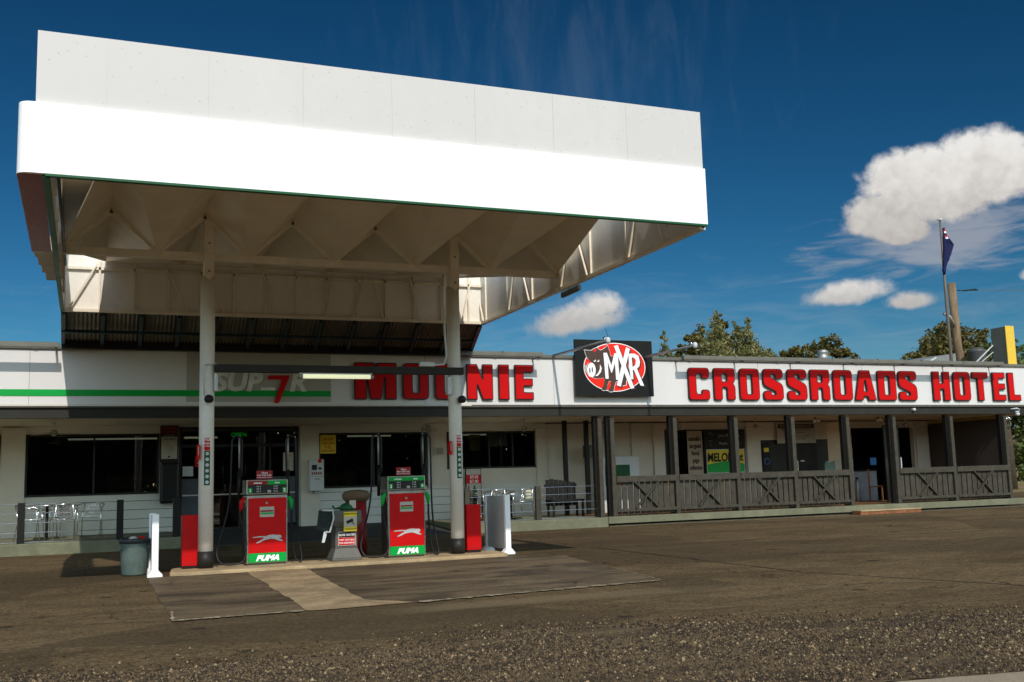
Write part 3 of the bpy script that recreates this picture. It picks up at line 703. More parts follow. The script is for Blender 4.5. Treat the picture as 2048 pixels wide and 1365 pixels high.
for i in range(7):
    y = 12.2+i*1.22; MB().bar((xr(y), y, zb), (xr(y), y, zt-.05), .045).build('side_stud', creamsteel, K)
    if i % 2 == 0: MB().bar((xr(y)-.03, y+.1, zb+.03), (xr(y)-.03, y+.75, zt-.1), .03).build('side_brace', creamsteel, K)
    if i % 2 == 1: MB().bar((xr(y)-.03, y-.1, zb+.03), (xr(y)-.03, y-.7, zt-.1), .03).build('side_brace', creamsteel, K)
for i in range(7):
    y = 12.2+i*1.22; MB().bar((-.33, y, 4.44), (-.33, y, zt-.2), .04).build('side_stud', creamsteel, K)
MB().tube([(-.30, 11.5, 4.62), (-.28, 16.9, 4.62)], .02, 6).build('conduit', wallgrey, K)
# back panel with studs
box('back_panel', panelcream, K, -.36, 7.58, 19.80, 19.84, zb, 5.42)
box('bottom_rail', creamsteel, K, -.36, 7.6, 19.72, 19.80, zb-.02, zb+.035)
box('middle_rail', creamsteel, K, -.36, 7.58, 19.74, 19.80, 5.13, 5.18)
for i in range(13):
    x = .24+i*.585; MB().box(x-.017, x+.017, 19.74, 19.80, zb+.035, 5.38).build('back_stud', creamsteel, K)
for a, b in ((-.25, .2), (1.75, 1.35), (2.4, 2.1), (3.35, 3.1), (4.3, 4.5), (4.85, 5.1), (5.45, 5.25), (6.2, 6.0), (6.75, 6.95), (7.1, 7.3)):
    p0, p1 = (a, b) if a < 1 else (b, a)
    MB().bar((a, 19.72, 4.42) if a < 1 else (a, 19.72, 4.42), (b, 19.72, 5.25), .03).build('back_brace', creamsteel, K)
# folded roof: inverted pyramids whose points sit on the truss
V = [.99+1.3155*i for i in range(5)]; hp = .6578; YA, YM, YB = 12.15, 16.0, 19.795; ZV, ZR = 4.66, 5.30
for vx in V:
    p = [(vx-hp, YA, ZR), (vx+hp, YA, ZR), (vx+hp, YB, ZR), (vx-hp, YB, ZR)]; m_ = MB()
    vv = [m_.b.verts.new(q) for q in p]; ap = m_.b.verts.new((vx, YM, ZV)); top = [m_.b.verts.new((q[0], q[1], q[2]+.03)) for q in p]
    for k in range(4): m_.b.faces.new((vv[k], vv[(k+1) % 4], ap))
    m_.b.faces.new(top)
    for k in range(4): m_.b.faces.new((vv[k], top[k], top[(k+1) % 4], vv[(k+1) % 4]))
    m_.build('roof_pyramid', cream, K)
for xe, xv in ((V[0]-hp, -.32), (V[-1]+hp, 7.50)):
    a, b, c = (xe, YA, ZR), (xe, YB, ZR), (xv, YM, ZV); up = Vector((0, 0, .03))
    MB().hull8([a, b, c], [Vector(a)+up, Vector(b)+up, Vector(c)+up]).build('roof_wing', cream, K)
box('front_soffit', cream, K, V[0]-hp, V[-1]+hp, 11.34, YA, ZR, ZR+.03)
MB().box(-.35, V[0]-hp, 14.3, 18.4, ZR+.03, ZR+.05).build('corner_sheet', cream, K)
MB().box(-.32, 7.50, 15.94, 16.06, 4.60, 4.71).build('bottom_chord', creamsteel, K, .006)
for i in range(6):
    xa = V[0]-hp+1.3155*i
    if i < 5: pass
    vl = (-.32 if i == 0 else V[i-1]); vr = (7.50 if i == 5 else V[i])
    for v_ in (vl, vr): MB().bar((v_, 15.93, 4.70), (xa, 15.93, 5.27), .095).build('web_member', creamsteel, K)
for cx in (1.71, 5.60):
    c_ = MB().tube([(cx, 16, .05), (cx, 16, 4.36)], .108, 28).build('column', column_p, K)
    MB().tube([(cx, 16, .05), (cx, 16, .29)], .116, 28).build('base_sleeve', dgrey, c_)
    MB().hull8([(cx-.065, 15.86, 4.34), (cx+.065, 15.86, 4.34), (cx+.065, 15.86, 5.2), (cx-.065, 15.86, 5.2)], [(cx-.065, 16.1, 4.34), (cx+.065, 16.1, 4.34), (cx+.065, 16.1, 5.2), (cx-.065, 16.1, 5.2)]).build('bracket_plate', creamsteel, c_, .006)
    MB().prism([(cx-.07, 4.98), (cx-.07, 4.36), (cx, 4.28), (cx+.07, 4.36), (cx+.07, 4.98)], 15.845, 15.858).build('gusset', creamsteel, c_)
    bl = MB()
    for z in (4.40, 4.83): bl.box(cx-.012, cx+.012, 15.83, 15.846, z, z+.024)
    bl.build('bolt', gutterm, c_)
# cross beam with tube lamp
box('cross_beam', beamd, K, 1.82, 5.72, 15.86, 15.98, 2.905, 3.02, .005)
lt = empty('tube_lamp', (3.62, 15.9, 2.86), 'lit fluorescent tube lamp hanging under the dark beam between the columns', 'lamp')
MB().tube([(3.08, 15.9, 2.855), (4.18, 15.9, 2.855)], .034, 12).build('diffuser', fluor, lt)
for x in (3.06, 4.17): MB().tube([(x, 15.9, 2.855), (x+.05, 15.9, 2.855)], .042, 12).build('end_cap', galv, lt)
box('housing', putty, lt, 3.06, 4.2, 15.87, 15.93, 2.885, 2.905)
MB().tube([(1.66, 15.86, 2.55), (1.63, 15.86, 2.98), (1.68, 15.86, 3.01), (1.83, 15.88, 3.03)], .012, 6).build('conduit', putty, K)
MB().tube([(5.40, 15.88, 4.55), (5.38, 15.88, 4.2), (5.43, 15.87, 3.2), (5.38, 15.87, 3.07), (5.2, 15.88, 3.055)], .02, 8).build('conduit', putty, K)
box('junction_box', putty, K, 4.98, 5.22, 15.85, 15.93, 3.03, 3.10, .004)
box('junction_box', putty, K, 1.80, 1.85, 15.86, 15.98, 2.62, 2.88, .004); box('junction_box', putty, K, 5.43, 5.5, 15.84, 15.95, 2.58, 2.86, .004)
def dome(x, label):
    t = empty('floodlight', (x, 15.84, 2.5), label, 'light fitting', 'black round fittings on the canopy columns')
    MB().lathe((x, 15.82, 2.44), [(.03, 0), (.062, .02), (.07, .06), (.055, .1), (.02, .12)], 14).build('body', black, t)
    MB().box(x-.03, x+.03, 15.84, 15.9, 2.46, 2.54).build('mount', black, t)
dome(1.72, 'black round light fitting high on the left canopy column'); dome(5.66, 'black round light fittings high on the right canopy column')
# hanging speaker plate on right edge
t = empty('flood_lamp', (7.6, 15.2, 4.2), 'flat flood lamp hanging below the right edge of the canopy', 'lamp')
MB().bar((7.62, 15.36, 4.335), (7.62, 16.05, 4.32), .05, .09).build('lamp_body', gutterm, t); MB().box(7.59, 7.61, 15.7, 15.72, 4.33, 4.42).build('bracket', gutterm, t)

# awning between canopy and building
A = empty('corrugated_awning', (3.9, 21.2, 4.2), 'dark corrugated awning sheet linking the canopy to the building', 'awning')
def cline(t, x): return None
mb = MB(); n = 220; top = []
for i in range(n+1):
    s = i/n; w_ = .022*(1 if (i//1) % 2 == 0 else -1)*math.sin(1.2)
    top.append((mb.b.verts.new((-.37+s*7.95, 19.86, 4.42+w_)), mb.b.verts.new((-.40+s*8.72, 22.52, 4.20+w_))))
for i in range(n): mb.b.faces.new((top[i][0], top[i+1][0], top[i+1][1], top[i][1]))
mb.build('corrugated_sheet', corr, A)
for i in range(13):
    s = i/12; MB().bar((-.35+s*7.9, 19.88, 4.355), (-.38+s*8.66, 22.5, 4.135), .07, .07).build('rafter', bluegreen, A)
for s in (.5,):
    y = 19.88+s*2.62; z = 4.355-.22*s-.03; MB().box(-.39, 7.55+s*.7, y-.03, y+.03, z-.03, z+.03).build('purlin', bluegreen, A)
box('end_beam', black, A, -.4, 8.30, 22.40, 22.54, 4.04, 4.27)

# =================================================================== FUEL PUMPS
def label_pump(t, x0, y, num, texts):
    pass
PM = [(u_, v_) for u_, v_ in [(157, 936), (250, 928), (330, 932), (370, 918), (420, 914), (470, 922), (500, 921), (522, 928), (531, 945), (522, 963), (498, 967), (545, 996), (540, 1006), (500, 998), (440, 975), (395, 968), (350, 974), (300, 985), (262, 1005), (230, 1014), (207, 1022), (206, 1010), (262, 978), (305, 955), (290, 944), (160, 948)]]
def pump(x, y, n1, n2, leftgreen, label):
    t = empty('fuel_pump', (x+.3, y, .05), label, 'fuel pump', 'petrol pumps on the island')
    X0, X1 = x, x+.60
    c = box('cabinet', steel, t, X0, X1, y+.02, y+.42, .075, 1.07, .006)
    box('side_cladding', dgrey, t, X0-.004, X0+.004, y+.06, y+.40, .09, 1.04)
    box('plinth', gutterm, t, X0+.02, X1-.02, y+.04, y+.40, .05, .075)
    fp = box('front_panel', red, t, X0+.025, X1-.022, y, y+.02, .225, 1.03, .003)
    box('brand_band', green, t, X0+.025, X1-.022, y-.004, y+.02, .09, .222, .003)
    for xx in (X0+.008, X1-.02): box('edge_trim', alu, t, xx, xx+.012, y-.004, y+.02, .08, 1.03)
    text('PUMA', .078, x+.30, y-.008, .115, signwhite, t, off=.007, shear=.35, wscale=1.15, ext=.004)
    pts = [(x+.30+(u_-345)*.00114, .43-(v_-965)*.00112) for u_, v_ in PM]
    MB().prism(pts, y-.006, y-.001).build('cat_emblem', mat('emblem_silver', (.6, .6, .58), .4), t)
    lb = box('notice', paper, t, x+.19, x+.40, y-.004, y, .75, .90)
    box('notice_band', darkred, lb, x+.20, x+.39, y-.006, y-.004, .825, .848); box('notice_band', green, lb, x+.20, x+.39, y-.006, y-.004, .79, .815)
    MB().tube([(x+.29, y-.008, .955), (x+.29, y, .955)], .018, 12).build('lock', galv, t)
    hd = box('display_head', steel, t, X0-.01, X1+.0, y-.01, y+.40, 1.085, 1.30, .008)
    box('display', dgrey, hd, X0+.01, X1-.015, y-.016, y-.010, 1.10, 1.285)
    box('grade_band', green if leftgreen else darkred, hd, X0+.01, X0+.30, y-.02, y-.016, 1.225, 1.285)
    box('grade_band', green, hd, X0+.302, X1-.015, y-.02, y-.016, 1.225, 1.285)
    for xx, nn in ((X0+.045, n1), (X1-.05, n2)):
        box('number_tile', green, hd, xx-.03, xx+.03, y-.02, y-.016, 1.105, 1.18); text(nn, .048, xx, y-.022, 1.12, signwhite, hd, off=.002)
    for k, xx in enumerate((X0+.17, X0+.42)):
        for z in (1.19, 1.155, 1.118): text('0.00' if k else '00.0', .022, xx, y-.018, z, pale, hd, spacing=1.2)
    box('small_tile', paper, hd, X0+.30, X0+.35, y-.019, y-.016, 1.11, 1.145)
    text('unleaded', .024, X0+.155, y-.022, 1.243, signwhite, hd, off=.001); text('diesel', .022, X0+.44, y-.022, 1.243, signwhite, hd, off=.001)
    tp = box('top_sign', darkred, t, x+.14, x+.38, y+.02, y+.03, 1.31, 1.435, .003); text('PAY FOR FUEL', .024, x+.26, y+.018, 1.355, signwhite, tp)
    text('Please', .026, x+.26, y+.018, 1.39, signwhite, tp, shear=.3); text('BEFORE MOVING VEHICLE', .013, x+.26, y+.018, 1.327, signwhite, tp)
    # masts, hoses, nozzles
    for sx, mx in ((-1, X0-.08), (1, X1+.05)):
        b = y+.24
        MB().tube([(mx, b, 1.0), (mx, b, 1.45)], .026, 10).build('hose_mast', black, t)
        MB().tube([(mx, b, 1.48), (mx, b, 1.98)], .014, 8).build('mast_rod', galv, t)
        ms = MB(); lo = .10
        pts = [(mx, b-.03, 1.45), (mx, b-.03, 1.75)]+[(mx-sx*.065+.065*sx*math.cos(a), b-.03, 1.88+.10*math.sin(a)) for a in [k*math.pi/6 for k in range(7)]]
        hx = mx-sx*.13
        if sx < 0: hx = mx+.0-.10; pts = [(mx+.03, b-.05, 1.35), (mx+.035, b-.05, 1.8)]+[(mx-.04+.075*math.cos(a), b-.05, 1.86+.10*math.sin(a)) for a in [k*math.pi/6 for k in range(7)]]+[(mx-.125, b-.06, 1.6), (mx-.14, b-.07, 1.1), (mx-.20, b-.10, .75), (mx-.30, b-.14, .42), (mx-.34, b-.18, .22), (mx-.27, b-.24, .10), (mx-.10, b-.28, .085), (mx+.02, b-.28, .12), (mx+.07, b-.26, .25), (mx+.05, b-.22, .5), (mx+.0, b-.20, .72), (mx-.005, b-.2, .85)]
        else: pts = [(mx-.03, b-.05, 1.35), (mx-.04, b-.05, 1.8)]+[(mx-.04+.075-.075*math.cos(a), b-.05, 1.86+.10*math.sin(a)) for a in [k*math.pi/6 for k in range(7)]]+[(mx+.11, b-.06, 1.5), (mx+.11, b-.07, 1.0), (mx+.12, b-.10, .6), (mx+.15, b-.16, .3), (mx+.17, b-.2, .12), (mx+.13, b-.22, .075), (mx+.07, b-.2, .14), (mx+.035, b-.18, .4), (mx+.02, b-.18, .7), (mx+.02, b-.18, .85)]
        # smooth the polyline
        P_ = [Vector(p) for p in pts]; q_ = []
        for i in range(len(P_)-1):
            a_, b_, c_, d_ = P_[max(i-1, 0)], P_[i], P_[i+1], P_[min(i+2, len(P_)-1)]
            for k in range(4):
                tt = k/4; q_.append(.5*((2*b_)+(-a_+c_)*tt+(2*a_-5*b_+4*c_-d_)*tt*tt+(-a_+3*b_-3*c_+d_)*tt**3))
        q_.append(P_[-1]); MB().tube(q_, .0145, 8).build('hose', rubber, t)
        e_ = P_[-1]
        nz = MB().tube([e_, e_+Vector((-sx*.005, -.01, .05)), e_+Vector((-sx*.01, -.02, .13)), e_+Vector((-sx*.05, -.01, .19))], [.014, .026, .036, .024], 10).build('nozzle', green if (leftgreen or sx > 0) else red, t)
        MB().tube([e_+Vector((-sx*.04, -.01, .17)), e_+Vector((-sx*.07, 0, .14)), e_+Vector((-sx*.08, .02, .05))], .011, 8).build('spout', steel, nz)
pump(2.29, 15.95, '1', '2', False, 'red fuel pump numbered 1 and 2 beside the left canopy column')
pump(4.41, 15.82, '3', '4', True, 'red fuel pump numbered 3 and 4 beside the right canopy column')

# grey service pedestal
t = empty('service_pedestal', (3.76, 15.95, .05), 'grey windscreen wash pedestal with warning notices between the two pumps', 'pedestal')
def pfr(w0, w1, z0, z1, d0, d1, cx=3.76, cy=16.0):
    q = lambda w, d_, z: [(cx-w, cy-d_, z), (cx+w, cy-d_, z), (cx+w, cy+d_, z), (cx-w, cy+d_, z)]
    return q(w0, d0, z0), q(w1, d1, z1)
MB().hull8(*pfr(.23, .23, .05, .09, .2, .2)).build('base', greyplastic, t, .01); MB().hull8(*pfr(.225, .17, .09, .24, .2, .14)).build('skirt', greyplastic, t, .008)
MB().hull8(*pfr(.17, .165, .24, .55, .14, .14)).build('stem', greyplastic, t, .008); MB().hull8(*pfr(.165, .235, .55, .63, .14, .18)).build('shoulder', greyplastic, t, .008)
MB().hull8(*pfr(.235, .225, .63, .80, .18, .18)).build('hopper', greyplastic, t, .01)
ys = box('camera_notice', signyel, t, 3.71, 3.91, 15.80, 15.815, .49, .78); box('notice_face', paper, ys, 3.715, 3.905, 15.796, 15.80, .555, .71)
text('SECURITY NOTICE', .022, 3.81, 15.797, .74, ink, ys, wscale=.8); MB().bar((3.75, 15.793, .62), (3.85, 15.793, .66), .006, .045, (0, 0, 1)).build('camera_picture', ink, ys)
MB().bar((3.83, 15.793, .63), (3.87, 15.793, .585), .005, .012).build('camera_picture', ink, ys); text('SURVEILLANCE IN USE', .016, 3.81, 15.797, .515, ink, ys, wscale=.8)
ws = box('warning_notice', paper, t, 3.63, 3.90, 15.842, 15.855, .275, .485); box('notice_face', ink, ws, 3.64, 3.89, 15.838, 15.842, .40, .475); box('notice_face', red, ws, 3.64, 3.89, 15.838, 15.842, .285, .395)
text('BORE WATER', .034, 3.765, 15.835, .42, signwhite, ws, wscale=.85); text('NOT SUITABLE', .028, 3.765, 15.835, .348, signwhite, ws, wscale=.9); text('FOR DRINKING', .028, 3.765, 15.835, .303, signwhite, ws, wscale=.9)
b_ = empty('squeegee_bucket', (3.43, 15.85, .5), 'dark squeegee bucket with pale rim and brush hanging on the left of the pedestal', 'bucket')
MB().hull8([(3.31, 15.75, .54), (3.47, 15.75, .49), (3.47, 15.90, .49), (3.31, 15.90, .54)], [(3.35, 15.72, .82), (3.52, 15.72, .80), (3.52, 15.92, .80), (3.35, 15.92, .82)]).build('tub', mat('tub_dark', (.02, .035, .035), .3), b_, .012)
MB().tube([(3.36, 15.72, .82), (3.52, 15.71, .81), (3.535, 15.71, .70), (3.48, 15.73, .49), (3.42, 15.74, .50)], .013, 6).build('rim', putty, b_)
MB().hull8([(3.40, 15.76, .50), (3.45, 15.76, .50), (3.45, 15.80, .50), (3.40, 15.80, .50)], [(3.365, 15.76, .34), (3.405, 15.76, .34), (3.405, 15.78, .34), (3.365, 15.78, .34)]).build('brush', putty, b_)
w_ = empty('watering_can', (3.78, 16.0, .80), 'green watering can lying on top of the grey pedestal', 'watering can')
MB().lathe((3.80, 16.0, .80), [(.10, 0), (.11, .03), (.09, .08), (.04, .11)], 16).build('can', dgreen, w_); MB().tube([(3.72, 16, .84), (3.62, 16, .83), (3.58, 15.98, .87)], [.02, .014, .018], 8).build('spout', dgreen, w_)
box('paper_note', paper, w_, 3.83, 3.93, 15.93, 15.935, .83, .95)
# red drum bin with tan hood behind
t = empty('litter_bin', (4.0, 17.2, 0), 'red litter bin with a round tan hood behind the pedestal', 'litter bin')
MB().lathe((4.27, 17.3, 0), [(.17, 0), (.18, .3), (.175, .90)], 24).build('drum', darkred, t); MB().lathe((4.27, 17.3, .90), [(.17, 0), (.225, .06), (.235, .12), (.19, .18), (.08, .20)], 24).build('hood', mat('tan_plastic', (.22, .14, .08), .6), t)

# red bollard boxes beside the columns
for x, y, lab in ((1.385, 16.02, 'red steel cabinet standing left of the left canopy column'), (5.765, 16.02, 'red steel cabinet standing right of the right canopy column')):
    t = empty('red_cabinet', (x+.12, y, .05), lab, 'cabinet', 'red cabinets beside the columns')
    box('body', red, t, x, x+.245, y, y+.25, .09, .815, .006); box('foot', black, t, x+.01, x+.235, y+.01, y+.24, .05, .09)
    box('door_seam', darkred, t, x+.02, x+.225, y-.003, y, .12, .13)
# vertical warning strips on columns
def strip(cx, dy, label):
    t = empty('warning_strip', (cx, 15.88, 1.55), label, 'sign', 'vertical warning strips on the columns')
    n = 9; r_ = .1105; a0, a1 = R(248+dy), R(292+dy)
    def band(z0, z1, m_, nm, rr=r_, aa=(a0, a1)):
        mb = MB(); pr = [(cx+rr*math.cos(aa[0]+(aa[1]-aa[0])*k/n), 16+rr*math.sin(aa[0]+(aa[1]-aa[0])*k/n)) for k in range(n+1)]
        for k in range(n): mb.poly([(pr[k][0], pr[k][1], z0), (pr[k+1][0], pr[k+1][1], z0), (pr[k+1][0], pr[k+1][1], z1), (pr[k][0], pr[k][1], z1)])
        return mb.build(nm, m_, t)
    band(1.24, 1.74, dgreen, 'pictogram_strip'); band(1.745, 1.93, red, 'stop_panel')
    xm = cx+r_*math.cos((a0+a1)/2)*1.03; ym = 16+r_*math.sin((a0+a1)/2)*1.06
    text('STOP', .035, xm, ym, 1.885, signwhite, t, off=.001, wscale=.8); text('ENGINE', .032, xm, ym, 1.835, signwhite, t, wscale=.75); text('NO SMOKING', .017, xm, ym, 1.80, signwhite, t, wscale=.8)
    for k in range(6):
        z = 1.70-k*.083; MB().tube([(xm, ym, z), (xm, ym-.003, z)], .025, 16).build('pictogram', putty, t)
        MB().bar((xm-.012, ym-.004, z-.010), (xm+.012, ym-.004, z+.010), .003, .006, (0, 1, 0)).build('pictogram_mark', red if k % 2 == 0 else ink, t)
strip(1.71, 0, 'STOP ENGINE strip with green pictogram column on the left canopy column'); strip(5.60, 10, 'STOP ENGINE strip with green pictogram column on the right canopy column')
for cx, lab in ((1.71, 'small red extinguisher sign edge-on at the left canopy column'), (5.60, 'small red extinguisher sign edge-on at the right canopy column')):
    t = empty('extinguisher_sign', (cx-.12, 15.95, 1.7), lab, 'sign', 'small red column signs')
    box('plate', red, t, cx-.14, cx-.105, 15.88, 15.99, 1.62, 1.83); box('plate_edge', paper, t, cx-.128, cx-.118, 15.876, 15.88, 1.68, 1.80)

# white steel barriers
def hoop(x, y0, y1, h, label):
    t = empty('steel_barrier', (x, (y0+y1)/2, 0), label, 'barrier', 'white steel barriers guarding the pumps')
    for y in (y0, y1):
        MB().box(x-.045, x+.045, y-.035, y+.035, .01, h).build('post', signwhite, t, .005)
        MB().prism([(x-.10, .0), (x+.10, .0), (x+.10, .03), (x+.045, .09), (x-.045, .09), (x-.10, .03)], y-.06, y+.06).build('foot', signwhite, t)
    MB().box(x-.02, x+.02, y0+.035, y1-.035, .08, h-.02).build('panel', putty, t)
hoop(.985, 15.55, 16.2, .86, 'white steel barrier seen edge-on beside the grey wheel-less bin')
hoop(6.44, 15.95, 16.85, .95, 'white steel barrier with flat panel beside the right red cabinet')
# bin
t = empty('rubbish_bin', (.74, 16.05, 0), 'round grey-green plastic rubbish bin left of the white barrier', 'bin')
MB().lathe((.74, 16.08, .005), [(.165, 0), (.175, .02), (.195, .43), (.20, .45)], 28).build('tub', binm, t); MB().lathe((.74, 16.08, .455), [(.212, 0), (.215, .05), (.195, .065), (.18, .05)], 28).build('rim', mat('bin_rim', (.05, .06, .06), .4), t)
rb = MB(); rb.lathe((.72, 16.02, .50), [(.05, 0), (.07, .02), (.03, .05)], 10); rb.build('rubbish', paper, t); MB().box(.79, .87, 15.98, 16.06, .50, .545).build('rubbish', red, t)
for s_ in (-1, 1): MB().box(.74+s_*.19-.03, .74+s_*.19+.03, 15.99, 16.1, .38, .41).build('handle', binm, t)

# =================================================================== SMALL THINGS ON THE BUILDING
def notice(name, x0, x1, z0, z1, y, m_, lines, label, cat='sign', col=None, **k):
    t = empty(name, ((x0+x1)/2, y, z0), label, cat); box('panel', m_, t, x0, x1, y-.012, y, z0, z1)
    for s_, h, xx, zz, mm in lines: text(s_, h, xx, y-.015, zz, mm, t, **k)
    return t
t = empty('site_plan_board', (1.899, 25.7, 1.8), 'black and white site plan board on the wall left of the entrance doors', 'sign')
box('board', black, t, 1.708, 2.11, 25.72, 25.79, 1.819, 2.676); box('plan_sheet', paper, t, 1.734, 2.085, 25.712, 25.72, 1.902, 2.418)
text('MOONIE', .07, 1.909, 25.713, 2.583, red, t, wscale=.9); text('CROSSROADS', .06, 1.909, 25.713, 2.5, red, t, wscale=.7); text('Business Centre', .03, 1.909, 25.713, 2.444, paper, t, wscale=.9); text('SITE PLAN', .052, 1.909, 25.705, 2.335, ink, t, wscale=.85)
pl = MB()
for a, b in (((1.86, 2.27), (1.99, 2.15)), ((1.84, 2.23), (1.96, 2.12)), ((1.82, 2.19), (1.92, 2.09)), ((1.89, 2.05), (1.95, 2.11)), ((1.96, 2.11), (2.02, 2.09))): pl.bar((a[0], 25.709, a[1]), (b[0], 25.709, b[1]), .004, .012, (0, 1, 0))
pl.lathe((1.909, 25.709, 1.933), [(.02, 0), (.02, .04)], 8); pl.build('plan_drawing', ink, t)
t = empty('door_curtain', (1.93, 25.6, .9), 'black rolled vinyl cover hanging below the site plan board', 'cover')
MB().box( 1.703, 2.126, 25.5, 25.68, 0.87, 1.819).build('cover', blackpad, t, .05)
t = empty('open_sign', (3.612, 25.7, 2.1), 'green neon OPEN sign inside the entrance doorway', 'sign')
text('OPEN', .10, 3.509, 25.76, 2.407, neon, t, off=-.004, spacing=1.05)
t = notice('price_notice', 2.497, 2.807, 1.695, 1.953, 25.77, red, [('PUMA', .05, 2.652, 1.85, signwhite), ('CARDS WELCOME', .025, 2.652, 1.778, signwhite)], 'red notice on the entrance door glass left of the left column', wscale=.8)
notice('door_poster', 2.219, 2.456, 1.489, 1.716, 25.77, putty, [], 'blank white paper notice on the left of the entrance glass', 'poster')
notice('door_poster', 2.58, 2.807, 1.386, 1.737, 25.77, putty, [('7', .12, 2.694, 1.53, red)], 'white poster with red figures on the entrance glass', 'poster')
notice('door_poster', 4.561, 4.809, 1.561, 2.005, 25.77, paper, [('OPEN', .05, 4.685, 1.902, red)], 'small menu poster on the right entrance glass', 'poster')
ah = notice('after_hours_notice', 5.47, 5.862, 1.964, 2.418, 25.77, signyel, [('AFTER', .075, 5.666, 2.273, red), ('HOURS', .075, 5.666, 2.18, red), ('FUEL', .07, 5.666, 2.088, red), ('MACHINE', .06, 5.666, 2, red)], 'yellow notice reading AFTER HOURS FUEL MACHINE in the window corner', wscale=.9, shear=.15)
t = empty('card_machine', (5.315, 25.6, 1.0), 'white wall mounted after hours card payment machine', 'payment machine')
box('case', putty, t, 5.16, 5.511, 25.52, 25.78, 1.056, 1.819, .015); box('screen', dgrey, t, 5.212, 5.335, 25.51, 25.52, 1.561, 1.685); box('reader', black, t, 5.377, 5.449, 25.5, 25.52, 1.572, 1.623)
bt = MB()
for k in range(5): bt.box(5.207+k*.053, 5.238+k*.053, 25.512, 25.52, 1.448, 1.51)
bt.build('buttons', darkred, t); MB().tube([(5.408, 25.515, 1.778), (5.408, 25.52, 1.778)], .05, 16).build('badge', red, t); box('panel_line', ink, t, 5.17, 5.501, 25.516, 25.52, 1.401, 1.406)
box('slot', ink, t, 5.284, 5.408, 25.516, 25.52, 1.334, 1.35); box('bracket', galv, t, 5.284, 5.408, 25.6, 25.78, 0.994, 1.056)
t = notice('toilet_sign', 8.411, 8.679, 1.871, 2.067, 25.76, paper, [('TOILETS', .04, 8.566, 2, ink), ('SHOWERS', .036, 8.566, 1.948, ink), ('THIS WAY', .036, 8.566, 1.902, ink)], 'small white toilets and showers sign on the wall right of the window', wscale=.8)
pb = empty('price_board', (9.371, 25.4, .23), 'tall drink price board showing $9.00 and $7.00 above two bottles', 'price board')
box('frame', black, pb, 9.144, 9.577, 25.42, 25.46, .23, 1.51); box('poster', paper, pb, 9.164, 9.556, 25.412, 25.42, .26, 1.489); box('price_panel', red, pb, 9.164, 9.556, 25.408, 25.412, 1.117, 1.344)
text('$9.00', .085, 9.371, 25.405, 1.246, signwhite, pb, wscale=.9); text('$7.00', .085, 9.371, 25.405, 1.133, signwhite, pb, wscale=.9)
for bx, mm in ((9.22, darkred), (9.38, dgreen)):
    pr = [(bx-.065, .30), (bx+.065, .30), (bx+.065, .86), (bx+.06, .93), (bx+.02, 1.01), (bx+.018, 1.07), (bx-.018, 1.07), (bx-.02, 1.01), (bx-.06, .93), (bx-.065, .86)]
    MB().prism(pr, 25.403, 25.407).build('bottle_picture', mm, pb); MB().prism([(bx-.066, .45), (bx+.066, .45), (bx+.066, .80), (bx-.066, .80)], 25.400, 25.403).build('bottle_label', ink, pb)
# ceiling fans
fanm = mat('fan_tan', (.30, .25, .17), .5)
def make_fan():
    t = bpy.data.objects.new('ceiling_fan', None); COL.objects.link(t); OFF[t.name] = Vector(); t['category'] = 'ceiling fan'; t['group'] = 'ceiling fans on the veranda'
    MB().tube([(0, 0, 0), (0, 0, -.16)], .011, 8).build('rod', putty, t); MB().lathe((0, 0, -.26), [(.05, 0), (.075, .03), (.07, .07), (.03, .10)], 16).build('motor', fanm, t)
    MB().lathe((0, 0, -.29), [(.03, 0), (.05, .02), (.045, .03)], 12).build('cap', steel, t); MB().lathe((0, 0, -.03), [(.04, 0), (.05, .03)], 12).build('canopy_cup', putty, t)
    for k in range(3):
        a = k*2.094+.25; d_ = Vector((math.cos(a), math.sin(a), 0)); MB().bar(d_*.06+Vector((0, 0, -.235)), d_*.60+Vector((0, 0, -.245)), .11, .008).build('blade', fanm, t)
    return t
fan0 = make_fan()
for i, (x, lab) in enumerate(((-.53, 'ceiling fan hanging in front of the far left window'), (7.54, 'ceiling fan hanging near the right pump and column'), (10.13, 'ceiling fan hanging in front of the servery window right of the column'), (14.55, 'ceiling fan half hidden by a post left of the painted pigs banner'), (16.98, 'ceiling fan hanging left of the hotel licence board'), (22.2, 'ceiling fan hanging near the right end of the veranda'))):
    o = fan0 if i == 0 else copy_tree(fan0); o.location = (x, 23.8, 2.655); o.rotation_euler = (0, 0, i*.5); o['label'] = lab
# veranda spot lamps
def make_spots():
    t = bpy.data.objects.new('spot_lamp', None); COL.objects.link(t); OFF[t.name] = Vector(); t['category'] = 'lamp'; t['group'] = 'silver spot lamps under the veranda'
    MB().lathe((0, 0, -.02), [(.04, 0), (.04, .02)], 10).build('mount', orange, t)
    for s_ in (-1, 1): MB().tube([(0, 0, -.02), (s_*.05, -.02, -.06), (s_*.07, -.06, -.13)], [.018, .028, .045], 10).build('bulb', bulbm, t)
    return t
sp0 = make_spots()
for i, (x, y, lab) in enumerate(((19.15-.4, 23.5, 'silver twin spot lamp left of the post by the opening'), (21.0-.05, 23.5, 'silver twin spot lamp above the brick step opening'), (25.0, 22.72, 'silver twin spot lamp on the end post of the veranda'))):
    o = sp0 if i == 0 else copy_tree(sp0); o.location = (x, y, 2.655 if i < 2 else 2.62); o['label'] = lab
t = empty('security_camera', (21.4, 22.5, 2.75), 'small white security camera on the dark veranda beam', 'camera'); MB().lathe((21.4, 22.56, 2.76), [(.04, 0), (.055, .03), (.04, .07)], 12).build('dome', putty, t)
MB().box(21.36, 21.44, 22.57, 22.62, 2.77, 2.83).build('mount', putty, t)
t = empty('security_camera', (25.15, 22.5, 2.75), 'white security camera on a curved bracket at the right end of the beam', 'camera')
